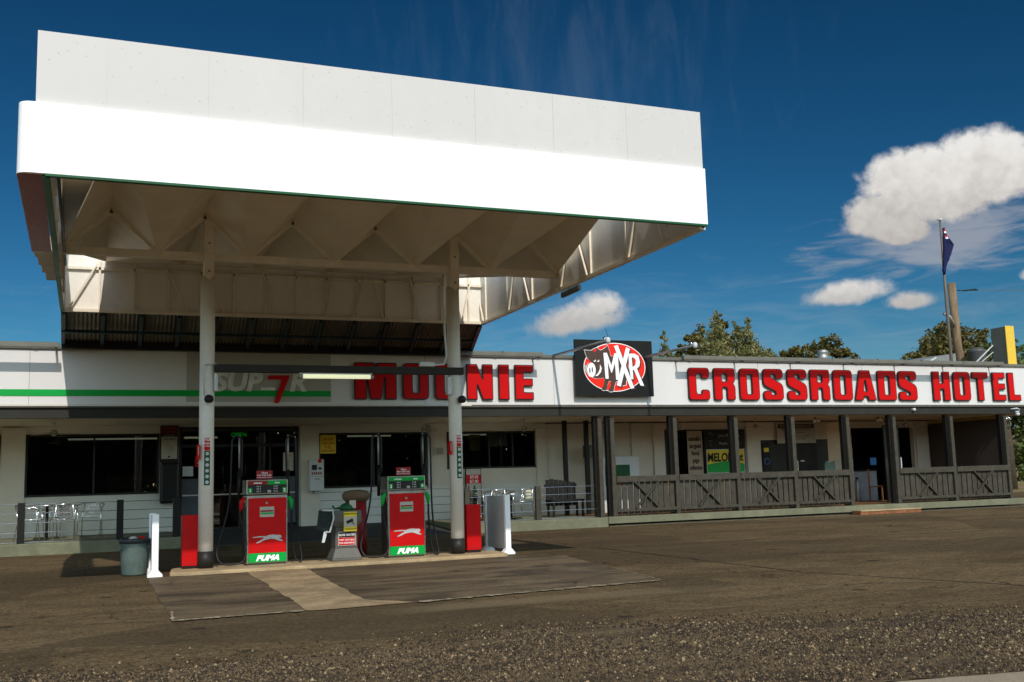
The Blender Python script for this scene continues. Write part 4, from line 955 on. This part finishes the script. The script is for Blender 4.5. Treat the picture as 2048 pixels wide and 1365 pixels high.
MB().tube([(25.05, 22.6, 2.80), (25.2, 22.5, 2.82), (25.3, 22.5, 2.78), (25.25, 22.5, 2.72), (25.12, 22.5, 2.72)], .02, 8).build('bracket', putty, t); MB().lathe((25.2, 22.5, 2.60), [(.03, 0), (.06, .03), (.06, .09)], 14).build('dome', putty, t)

# veranda signs at right
s_ = 1.032
t = empty('painted_banner', (16.2, YR, 1.2), 'tall cream banner with hand painted words about the feral pigs collection', 'banner')
box('cloth', mat('banner_cream', (.50, .42, .31), .7), t, 16.0, 16.50, YR-.06, YR-.045, 1.12, 2.42)
for k, wd in enumerate(("australia's", 'largest', 'feral', 'pigs', 'collection')): text(wd, .125, 16.25+.01*(k % 2), YR-.065, 2.14-k*.205, mat('banner_ink', (.05, .015, .01), .7), t, off=.005, wscale=.62 if len(wd) > 7 else .85)
t = empty('melon_sign', (17.25, YR, 1.2), 'yellow and green painted sign reading MELON in a thin frame', 'sign')
box('frame', putty, t, 16.62, 17.92, YR-.06, YR-.045, 1.20, 1.885); box('panel', signyel, t, 16.64, 17.90, YR-.066, YR-.06, 1.46, 1.865); box('hill', green, t, 16.64, 17.90, YR-.066, YR-.06, 1.22, 1.455)
MB().prism([(16.64, 1.45), (16.9, 1.50), (17.3, 1.54), (17.7, 1.50), (17.9, 1.45)], YR-.068, YR-.064).build('hill', green, t); text('MELON', .24, 17.08, YR-.072, 1.54, ink, t, off=.012, wscale=.8, shear=.1); text('Hut', .24, 17.66, YR-.072, 1.54, ink, t, off=.01, wscale=.75)
t = empty('name_board', (17.3, YR, 1.95), 'dark board with white name lettering and a small line drawing above the melon sign', 'sign')
box('board', ink, t, 16.58, 17.96, YR-.06, YR-.045, 1.90, 2.44); text('John Mundy Art', .085, 17.42, YR-.066, 2.24, paper, t, wscale=.95); text('at', .045, 17.42, YR-.066, 2.14, paper, t); text('Moonie Crossroads', .075, 17.42, YR-.066, 2.02, paper, t, wscale=.85)
dr = MB()
for a in range(0, 180, 30): dr.bar((16.78+.05*math.cos(R(a)), YR-.064, 2.28+.04*math.sin(R(a))), (16.78+.10*math.cos(R(a)), YR-.064, 2.28+.11*math.sin(R(a))), .004, .012, (0, 1, 0))
dr.bar((16.70, YR-.064, 2.13), (16.86, YR-.064, 2.13), .004, .012, (0, 1, 0)); dr.bar((16.78, YR-.064, 2.14), (16.78, YR-.064, 1.98), .004, .01, (0, 1, 0)); dr.build('line_drawing', paper, t)
t = empty('licence_board', (19.75, YR, 2.0), 'cream licence board headed MOONIE CROSSROADS HOTEL above the dark doors', 'sign')
box('board', paper, t, 19.08, 20.48, YR-.10, YR-.075, 2.02, 2.62); box('header', ink, t, 19.13, 20.43, YR-.104, YR-.10, 2.46, 2.59); text('MOONIE CROSSROADS HOTEL', .085, 19.78, YR-.108, 2.485, paper, t, wscale=.72)
for k, l_ in enumerate(('Operated by Moonie Crossroads Enterprises Pty Ltd', 'as trustee for the Family Trust', 'Permitted Trading Hours: 10am to 12 midnight', 'till late Friday and Saturday nights')): text(l_, .042, 19.78, YR-.104, 2.40-k*.08-(.03 if k > 1 else 0), ink, t, wscale=.85)
t = empty('window_sticker', (18.6, YR, 1.2), 'dark sticker panel with yellow mark and blue ring beside the hotel doors', 'sticker')
box('panel', ink, t, 18.58, 18.86, YR-.03, YR-.012, 1.15, 2.05); MB().prism(ell(18.72, 1.50, .11, .10, 24), YR-.034, YR-.03).build('ring', mat('ring_blue', (.05, .1, .35), .5), t); MB().prism(ell(18.72, 1.50, .075, .065, 24), YR-.037, YR-.034).build('ring_centre', ink, t)
box('mark', signyel, t, 18.63, 18.80, YR-.034, YR-.03, 1.78, 1.90)
t = empty('door_notice', (20.0, YR, 1.5), 'small push plate notice on the dark hotel door', 'notice'); box('plate', putty, t, 19.92, 20.06, YR-.035, YR-.02, 1.47, 1.51); box('plate_back', dgrey, t, 19.90, 20.08, YR-.02, YR-.011, 1.46, 1.52)
t = empty('arched_stand', (20.6, 25.2, .23), 'pale green arched board standing inside the veranda', 'board')
MB().prism([(20.35, .6), (20.72, .6), (20.72, 1.35)]+[(20.535+.185*math.cos(R(a)), 1.35+.13*math.sin(R(a))) for a in range(0, 181, 20)]+[(20.35, 1.35)], 25.2, 25.23).build('board', mat('pale_green', (.22, .34, .28), .6), t)
for x in (20.38, 20.68): MB().box(x-.02, x+.02, 25.2, 25.24, .23, .6).build('leg', orange, t)
t = empty('wall_flag', (20.9, 24.6, 1.2), 'pale hanging cloth on a thin stand left of the opening', 'banner')
MB().hull8([(20.5, 25.2, 1.42), (20.8, 24.7, 1.55), (20.8, 24.7, 2.6), (20.5, 25.2, 2.6)], [(20.51, 25.21, 1.42), (20.81, 24.71, 1.55), (20.81, 24.71, 2.6), (20.51, 25.21, 2.6)]).build('cloth', ceilp, t)
MB().tube([(20.8, 24.69, .23), (20.8, 24.69, 2.6)], .012, 6).build('pole', putty, t)
# counter and opening
t = empty('bar_counter', (22.3, 26.3, .2), 'grey bar counter inside the open doorway', 'counter')
box('front', mat('counter_grey', (.36, .38, .42), .5), t, 21.95, 22.95, 26.0, 26.5, .2, 1.13); box('top', dgrey, t, 21.9, 23.0, 25.95, 26.55, 1.13, 1.17)
t = empty('wall_screen', (22.7, 27, 1.4), 'small lit blue picture screen on the counter back wall', 'screen'); box('case', black, t, 23.59, 23.89, 27.0, 27.05, 1.29, 1.58); box('display', bluelit, t, 23.62, 23.86, 26.995, 27.0, 1.32, 1.55)
t = empty('fire_extinguisher', (21.55, 25.6, .23), 'tall steel cylinder standing beside the counter', 'cylinder'); MB().lathe((21.75, 25.5, .23), [(.07, 0), (.08, .02), (.08, .6), (.03, .68)], 16).build('cylinder', galv, t); MB().box(21.72, 21.78, 25.47, 25.53, .9, .95).build('valve', black, t)
t = empty('open_door', (21.9, 24.2, .23), 'dark hinged door standing open beside the brick step', 'door'); MB().box(21.55, 22.1, 24.0, 24.05, .23, 2.45).build('leaf', door_m, t); MB().box(22.1, 22.13, 23.98, 24.04, .26, 1.5).build('edge_strip', putty, t)
# ice freezer / fuel bowser in veranda
t = empty('ice_chest', (13.4, 25.2, .23), 'white upright chest with green panel behind the first railing', 'chest')
box('body', putty, t, 12.85, 14.05, 25.1, 25.7, .23, 1.72, .02); box('door_panel', dgreen, t, 13.0, 13.75, 25.09, 25.1, .95, 1.5); box('red_band', red, t, 13.1, 13.5, 25.082, 25.09, .95, 1.02); box('top_case', gutterm, t, 12.55, 12.95, 25.1, 25.5, 1.72, 2.05, .01)
t = empty('outdoor_bench', (11.9, 24.3, .23), 'dark slatted bench back beside the cable fence end', 'bench')
for k in range(7): MB().box(10.85+k*.12, 10.95+k*.12, 24.2, 24.23, .5, 1.18-.02*abs(k-1)).build('slat', ink, t)
MB().box(10.83, 11.72, 24.23, 24.27, .98, 1.04).build('rail', ink, t); MB().box(10.83, 11.72, 23.8, 24.23, .62, .66).build('seat', ink, t)
for x in (10.86, 11.66): MB().box(x, x+.05, 23.82, 23.87, .23, .62).build('leg', ink, t); MB().box(x, x+.05, 24.16, 24.2, .23, .62).build('leg', ink, t)
# tan chairs behind railings
def make_tanchair():
    t = bpy.data.objects.new('timber_chair', None); COL.objects.link(t); OFF[t.name] = Vector(); t['category'] = 'chair'; t['group'] = 'orange timber chairs behind the railings'
    MB().box(-.2, .2, -.2, .2, .42, .46).build('seat', orange, t, .005)
    for x in (-.19, .16):
        for y in (-.19, .16): MB().box(x, x+.035, y, y+.035, 0, .95 if y > 0 else .42).build('leg', orange, t)
    for z in (.6, .75, .88): MB().box(-.155, .16, .165, .185, z, z+.06).build('back_slat', orange, t)
    return t
tc0 = make_tanchair()
for i, (x, y, a, lab) in enumerate(((14.55, 24.2, .3, 'orange timber chair glimpsed through the railing under the banner, left one'), (14.95, 24.9, 2, 'orange timber chair glimpsed through the railing under the banner, right one'), (16.4, 24.3, 1, 'orange timber chair glimpsed through the railing under the hotel doors'), (22.0, 25.0, .8, 'orange timber chair just inside the open doorway'))):
    o = tc0 if i == 0 else copy_tree(tc0); o.location = (x, y, .23); o.rotation_euler = (0, 0, a); o['label'] = lab
t = empty('brick_step', (20, 22.4, 0), 'low brick step in front of the veranda opening', 'step'); MB().box(19.0, 21.05, 22.22, 22.56, -.01, .085).build('bricks', brick, t, .01); MB().box(19.0, 21.05, 22.20, 22.57, .085, .115).build('tread', kerbc, t, .006)

# aluminium cafe chairs and tables
def make_chair():
    t = bpy.data.objects.new('cafe_chair', None); COL.objects.link(t); OFF[t.name] = Vector(); t['category'] = 'chair'; t['group'] = 'aluminium cafe chairs'
    st = MB(); st.box(-.20, .20, -.20, .20, .435, .45); st.build('seat', alu, t, .02)
    MB().tube([(-.21, -.2, .435), (.21, -.2, .435), (.21, .2, .435), (-.21, .2, .435), (-.21, -.2, .435)], .011, 6).build('seat_frame', alu, t)
    arc = [(-.24, -.17, .0), (-.22, -.16, .44), (-.25, -.14, .64)]
    top = [(-.25, -.14, .64), (-.27, 0, .67), (-.24, .18, .70), (-.14, .27, .725), (0, .29, .73), (.14, .27, .725), (.24, .18, .70), (.27, 0, .67), (.25, -.14, .64)]
    MB().tube(top, .012, 8).build('arm_loop', alu, t)
    for s_ in (-1, 1):
        MB().tube([(s_*.25, -.14, .64), (s_*.225, -.17, .44), (s_*.23, -.22, 0)], .011, 6).build('leg', alu, t)
        MB().tube([(s_*.15, .27, .72), (s_*.19, .2, .44), (s_*.21, .27, 0)], .011, 6).build('leg', alu, t)
    bk = MB(); pr = [(-.11+.044*k) for k in range(6)]
    for z0 in (.50, .575, .65): bk.box(-.115, .115, .262, .270, z0, z0+.06)
    bk.build('back_slats', alu, t, .003); return t
def make_table():
    t = bpy.data.objects.new('cafe_table', None); COL.objects.link(t); OFF[t.name] = Vector(); t['category'] = 'table'; t['group'] = 'aluminium cafe tables'
    MB().lathe((0, 0, .69), [(.33, 0), (.35, .008), (.35, .025), (.34, .03)], 28).build('tabletop', alu, t); MB().tube([(0, 0, .05), (0, 0, .69)], .03, 10).build('leg', dgrey, t)
    MB().bar((-.25, 0, .03), (.25, 0, .03), .05, .03).build('foot', dgrey, t); MB().bar((0, -.25, .028), (0, .25, .028), .05, .03).build('foot', dgrey, t); return t
ch0 = make_chair(); tb0 = make_table()
CH = [(-.30, 23.15, 3.25, 'aluminium chair with its back to the cable fence at the left table'), (-.90, 23.45, 1.4, 'aluminium chair seen side-on behind the leftmost fence post'), (-.62, 24.62, .1, 'aluminium chair half hidden behind the left table'), (.22, 24.35, -.15, 'aluminium chair standing alone against the wall below the left window'),
      (9.05, 23.15, 3.1, 'aluminium chair behind the white barrier at the right table'), (9.72, 23.2, 3.5, 'aluminium chair next to the grey fence post at the right table'), (8.7, 24.2, .3, 'aluminium chair beside the drink price board'), (9.75, 24.45, .2, 'aluminium chair on the wall side of the right table')]
for i, (x, y, a, lab) in enumerate(CH):
    o = ch0 if i == 0 else copy_tree(ch0); o.location = (x, y, .232); o.rotation_euler = (0, 0, a); o['label'] = lab
for i, (x, y, lab) in enumerate(((-.62, 23.95, 'round aluminium cafe table below the left window'), (8.98, 23.75, 'round aluminium cafe table right of the drink price board'), (9.72, 23.8, 'round aluminium cafe table beside the grey fence post'))):
    o = tb0 if i == 0 else copy_tree(tb0); o.location = (x, y, .232 if i == 0 else .235); o['label'] = lab
    if i: o.scale = (1, 1, .86)

# =================================================================== THINGS ON AND BEHIND THE ROOF
t = empty('flagpole', (26.4, 26, 0), 'tall slim flagpole rising behind the roof beside the timber pole', 'flagpole')
MB().tube([(26.4, 26, 0), (26.4, 26, 6.3), (26.42, 26, 9.35)], [.06, .05, .03], 10).build('pole', mat('pole_paint', (.16, .13, .10), .5), t); MB().lathe((26.42, 26, 9.35), [(.03, 0), (.09, .03), (.09, .06)], 12).build('cap', putty, t)
F = empty('flag', (26.45, 25.95, 8.5), 'limp dark blue flag with red and white crosses hanging from the flagpole', 'flag')
outl = [(26.47, 9.10), (26.60, 8.85), (26.83, 8.55), (26.74, 8.35), (26.58, 8.0), (26.49, 7.9), (26.36, 7.55), (26.28, 7.62), (26.34, 8.0), (26.42, 8.4), (26.44, 8.8)]
fb = MB(); rows = 26; cols = 10; gv = []
for i in range(rows+1):
    z = 9.1-(9.1-7.5)*i/rows
    def span(z):
        xs = []
        for a, b in zip(outl, outl[1:]+outl[:1]):
            if (a[1]-z)*(b[1]-z) <= 0 and a[1] != b[1]: xs.append(a[0]+(z-a[1])/(b[1]-a[1])*(b[0]-a[0]))
        return (min(xs), max(xs)) if xs else (26.33, 26.34)
    x0, x1 = span(z-.0001 if i == 0 else z+.0001)
    gv.append([fb.b.verts.new((x0+(x1-x0)*k/cols, 25.93+.05*math.sin(k*1.5+i*.22), z)) for k in range(cols+1)])
for i in range(rows):
    for k in range(cols): fb.b.faces.new((gv[i][k], gv[i][k+1], gv[i+1][k+1], gv[i+1][k])).smooth = True
fo = fb.build('cloth', flagblue, F)
so_ = fo.modifiers.new('s', 'SOLIDIFY'); so_.thickness = .008
fo.data.materials.append(signwhite); fo.data.materials.append(red)
for p_ in fo.data.polygons:
    i, k = divmod(p_.index, cols)
    if 1 <= i < 6 and k > 1: p_.material_index = (2, 1, 0, 2, 1)[i-1] if k < 8 else 0
t = empty('timber_pole', (34.9, 34, 0), 'weathered timber power pole behind the roof', 'pole')
MB().tube([(35.35, 34, 0), (35.2, 34, 4.8), (34.95, 34, 6.3), (34.9, 34, 9.1)], [.20, .19, .18, .17], 14).build('pole', polewood, t)
MB().tube([(34.3, 34, 7.75), (34.55, 33.9, 7.6), (34.75, 33.9, 7.2)], .07, 8).build('fitting', galv, t)
ins = MB()
for k in range(5): ins.lathe((35.5+k*.16, 33.9, 8.75+k*.02), [(.03, 0), (.08, .03), (.03, .08)], 8)
ins.tube([(35.1, 33.9, 8.78), (36.3, 33.9, 8.84)], .025, 6); ins.build('insulator', bluegreen, t)
MB().tube([(36.3, 33.9, 8.84), (45, 36, 9.6), (60, 40, 11.2)], .012, 5).build('cable', gutterm, t)
MB().tube([(34.7, 33.9, 7.3), (35.9, 33.9, 6.3), (38.5, 33.9, 5.3)], .018, 5).build('cable', ink, t); MB().tube([(34.3, 33.9, 7.4), (33.2, 33.9, 5.9), (32.2, 33.9, 4.6)], .016, 5).build('cable', ink, t)
t = empty('transformer', (34.5, 33, 4.5), 'grey cylindrical transformer beside the timber pole', 'transformer')
MB().lathe((35.15, 33.2, 4.2), [(.36, 0), (.38, .05), (.38, 1.75), (.40, 1.78), (.40, 1.85), (.12, 1.98)], 24).build('tank', mat('tank_grey', (.09, .09, .09), .4), t)
MB().tube([(35.5, 33.2, 5.0), (36.3, 33.2, 5.75)], [.16, .14], 10).build('bushing', galv, t)
MB().lathe((21.2, 26, 4.2), [(.10, 0), (.10, .35), (.17, .37), (.17, .50), (.13, .54), (.17, .58), (.17, .66), (.1, .7)], 16).build('roof_vent', galv, None); o = bpy.data.objects['roof_vent']
tag(o, 'small silver roof vent showing above the gutter between two trees', 'roof vent')
t = empty('roof_sign', (26.8, 24, 4), 'yellow edged sign box on the roof at the far right, seen from the side', 'sign')
box('box_side', gutterm, t, 26.70, 26.98, 24.02, 24.58, 4.05, 5.50); box('box_edge', yellow, t, 26.695, 27.05, 24.0, 24.02, 4.05, 5.52); box('box_edge', yellow, t, 26.98, 27.05, 24.02, 24.58, 4.05, 5.50)
MB().bar((26.55, 24.4, 4.95), (25.9, 25.0, 4.1), .04).build('strut', putty, t); MB().bar((26.65, 24.5, 4.75), (26.1, 25.1, 4.1), .03).build('strut', putty, t)
t = empty('far_shed', (33, 30, 0), 'low grey shed roof rising behind the gutter near the flagpole', 'shed')
MB().hull8([(26.5, 30, 0), (30.7, 30, 0), (30.7, 30, 5.46), (26.5, 30, 4.75)], [(26.5, 32, 0), (30.7, 32, 0), (30.7, 32, 5.5), (26.5, 32, 4.8)]).build('roof', roofgrey, t)
MB().bar((29.0, 29.98, 4.95), (29.7, 29.98, 5.28), .05).build('brace', putty, t)

# =================================================================== TREES
def tree(name, x, y, h, blobs, leaf, m_, n, label, cat='tree', group='trees behind the roadhouse', tr=.18, seed=0, stretch=1.0, lean=0):
    rg = random.Random(seed+int(x*10)); t = empty(name, (x, y, 0), label, cat, group); n = n*(1.7 if stretch > 1 else 1)
    mb = MB(); mb.tube([(x, y, 0), (x+.05, y, h*.35), (x+lean, y, h*.75)], [tr, tr*.75, tr*.3], 8)
    for (bx, by, bz, br) in blobs:
        a = Vector((x+rg.uniform(-.1, .1), y, h*rg.uniform(.25, .5))); b = Vector((x+bx, y+by, bz)); c = (a+b)/2+Vector((0, 0, -.1*h*.3))
        mb.tube([a, c, b], [tr*.4, tr*.25, tr*.06], 5)
    mb.build('trunk', bark, t)
    vs = []; fs = []
    tot = sum(b[3]**2 for b in blobs)
    for (bx, by, bz, br) in blobs:
        k_ = int(n*.62*br*br/tot); ncl = max(6, int(k_/34)); cl = []
        for c in range(ncl):
            d_ = Vector((rg.gauss(0, 1), rg.gauss(0, 1), rg.gauss(0, 1)*stretch)).normalized()*br*rg.uniform(.45, 1.08); d_.z *= stretch; cl.append(Vector((x+bx, y+by, bz))+d_)
        for q in range(k_):
            c = rg.choice(cl)+Vector((rg.gauss(0, 1), rg.gauss(0, 1), rg.gauss(0, .8)))*br*(.24 if stretch > 1 else .14)
            s1 = leaf*rg.uniform(.6, 1.3)
            a = Vector((rg.gauss(0, 1), rg.gauss(0, 1), rg.gauss(0, .7)+(.9 if stretch > 1 else 0))).normalized(); b = a.cross(Vector((rg.gauss(0, 1), rg.gauss(0, 1), rg.gauss(0, 1)))).normalized()
            w = s1*(.30 if stretch > 1 else .55); i0 = len(vs)
            vs += [c-a*s1, c+b*w, c+a*s1, c-b*w]; fs.append((i0, i0+1, i0+2, i0+3))
    me = bpy.data.meshes.new('crown'); me.from_pydata([tuple(v-Vector((x, y, 0))) for v in vs], [], fs); me.materials.append(m_)
    o = bpy.data.objects.new('crown', me); COL.objects.link(o); o.parent = t; return t
tree('pine_tree', 26.95, 45, 8.6, [(0, 0, 6.2, .55), (.05, 0, 7.1, .36), (-.02, 0, 7.8, .22), (0, 0, 8.3, .1), (0, 0, 5.2, .7), (-.35, 0, 6.0, .3)], .11, leafpine, 3200, 'narrow young pine just right of the emblem board', seed=1, stretch=1.35)
tree('pine_tree', 29.3, 44, 9.4, [(0, 0, 6.6, .80), (.05, 0, 7.6, .62), (.12, 0, 8.4, .40), (.2, 0, 9.0, .20), (-.1, 0, 5.9, .95), (-.45, 0, 7.0, .5), (.4, 0, 7.3, .4)], .11, leafpine, 6500, 'tall dense pine, left of the two behind the letters CRO', seed=2, stretch=1.4)
tree('pine_tree', 31.0, 44, 9.2, [(0, 0, 6.6, .85), (-.1, 0, 7.5, .6), (.3, 0, 8.3, .30), (.35, 0, 8.8, .16), (.1, 0, 5.8, 1.05), (-.42, 0, 8.2, .28), (-.45, 0, 8.7, .14), (.45, 0, 7.2, .4)], .11, leafpine, 6500, 'tall dense pine, right of the two behind the letters CRO', seed=3, stretch=1.4)
tree('gum_tree', 32.7, 50, 9.5, [(-1.7, 0, 7.9, .55), (-1.1, 0, 8.4, .55), (1.4, 0, 8.9, .65), (1.9, 0, 8.2, .5), (1.0, 0, 9.4, .5), (2.3, 0, 8.4, .3), (0, 0, 8.0, 1.3), (-2.0, 0, 7.6, .35)], .13, leafgum, 6000, 'spreading broadleaf tree half hidden behind the two tall pines', seed=4, tr=.25)
tree('pine_tree', 32.6, 45, 8.0, [(0, 0, 6.6, .75), (.5, 0, 6.9, .5), (-.7, 0, 6.3, .7), (.6, 0, 7.3, .25)], .10, leafpine, 2600, 'low pine right of the two tall pines', seed=5, stretch=1.25)
tree('pine_tree', 34.0, 46, 7.9, [(0, 0, 6.7, .35), (.1, 0, 7.3, .22), (.3, 0, 6.5, .3)], .08, leafpine, 500, 'thin wispy sapling between the pines and the low round tree', seed=6, stretch=1.3)
tree('gum_tree', 37.5, 48, 8.0, [(-1.3, 0, 7.2, .75), (-.5, 0, 7.5, .8), (.4, 0, 7.5, .8), (1.1, 0, 7.2, .7), (0, 0, 6.9, 1.0)], .12, leafgum, 5200, 'low rounded tree just left of the roof vent', seed=7)
tree('gum_tree', 40.6, 48, 8.5, [(-1.6, 0, 7.7, .7), (-.9, 0, 8.1, .75), (-.1, 0, 8.0, .6), (.5, 0, 7.4, .6), (1.3, 0, 7.2, .5), (.2, 0, 7.0, .8)], .12, leafgum, 5200, 'low broken tree just right of the roof vent', seed=8)
tree('fig_tree', 48.0, 47, 9.8, [(-2.5, 0, 7.4, .9), (-1.4, 0, 8.1, .9), (-.4, 0, 8.7, 1.0), (.9, 0, 8.7, .9), (2.0, 0, 8.3, .9), (2.8, 0, 7.7, .7), (0, .5, 7.6, 1.8), (-3.4, 0, 7.2, .7), (1.8, 0, 7.2, 1.2)], .14, leafgum, 15000, 'large dark leafed tree behind the timber pole and flagpole', seed=9, tr=.4)
tree('shade_tree', 42.0, 38.3, 7.0, [(0, 0, 5.2, 2.0), (1.7, .5, 4.6, 1.5), (-1.2, 0, 4.6, 1.3), (2.8, .3, 4.0, 1.0), (.6, 0, 3.6, 1.0)], .13, leafgreen, 14000, 'dark shade tree with thick trunk beyond the right end of the veranda', seed=10, tr=.32, group='trees beyond the veranda')
tree('shrub', 64, 56, 5, [(0, 0, 2.2, 2.2), (3, 0, 2.4, 2.4), (-3, 0, 2.0, 2.0), (6, 0, 3, 3)], .22, leafgreen, 9000, 'bright green roadside shrubs behind the yellow arrow sign', 'shrub', seed=11, group='trees beyond the veranda')
t = empty('arrow_sign', (47, 41.3, 0), 'yellow road chevron sign with black arrow past the veranda', 'road sign')
box('plate', signyel, t, 46.2, 46.9, 40.9, 40.93, 1.55, 2.05); MB().prism([(46.32, 1.60), (46.62, 1.8), (46.32, 2.0), (46.5, 2.0), (46.8, 1.8), (46.5, 1.6)], 40.88, 40.895).build('arrow', ink, t)
for x in (46.35, 46.75): MB().box(x-.03, x+.03, 40.94, 41.0, 0, 2.0).build('post', galv, t)
# wood across the road behind the camera (seen only in the window reflections)
vs = []; fs = []; rg = random.Random(12)
cl = [(rg.uniform(-70, 70), rg.uniform(-60, -46), rg.uniform(0, 1)**1.5*10) for i in range(430)]
for i in range(80000):
    c = rg.choice(cl); p = Vector((c[0]+rg.gauss(0, 1.5), c[1]+rg.gauss(0, 1.2), abs(c[2]+rg.gauss(0, 1.3)))); a = Vector([rg.gauss(0, 1) for _ in range(3)]).normalized(); b = a.cross(Vector([rg.gauss(0, 1) for _ in range(3)])).normalized(); s = rg.uniform(.3, .8); k = len(vs)
    vs += [tuple(p-a*s), tuple(p+b*s*.6), tuple(p+a*s), tuple(p-b*s*.6)]; fs.append((k, k+1, k+2, k+3))
me = bpy.data.meshes.new('far_wood'); me.from_pydata(vs, [], fs); me.materials.append(leafgreen); o = bpy.data.objects.new('far_wood', me); COL.objects.link(o); tag(o, 'dense dark wood across the road reflected in the windows', 'woodland', kind='stuff')
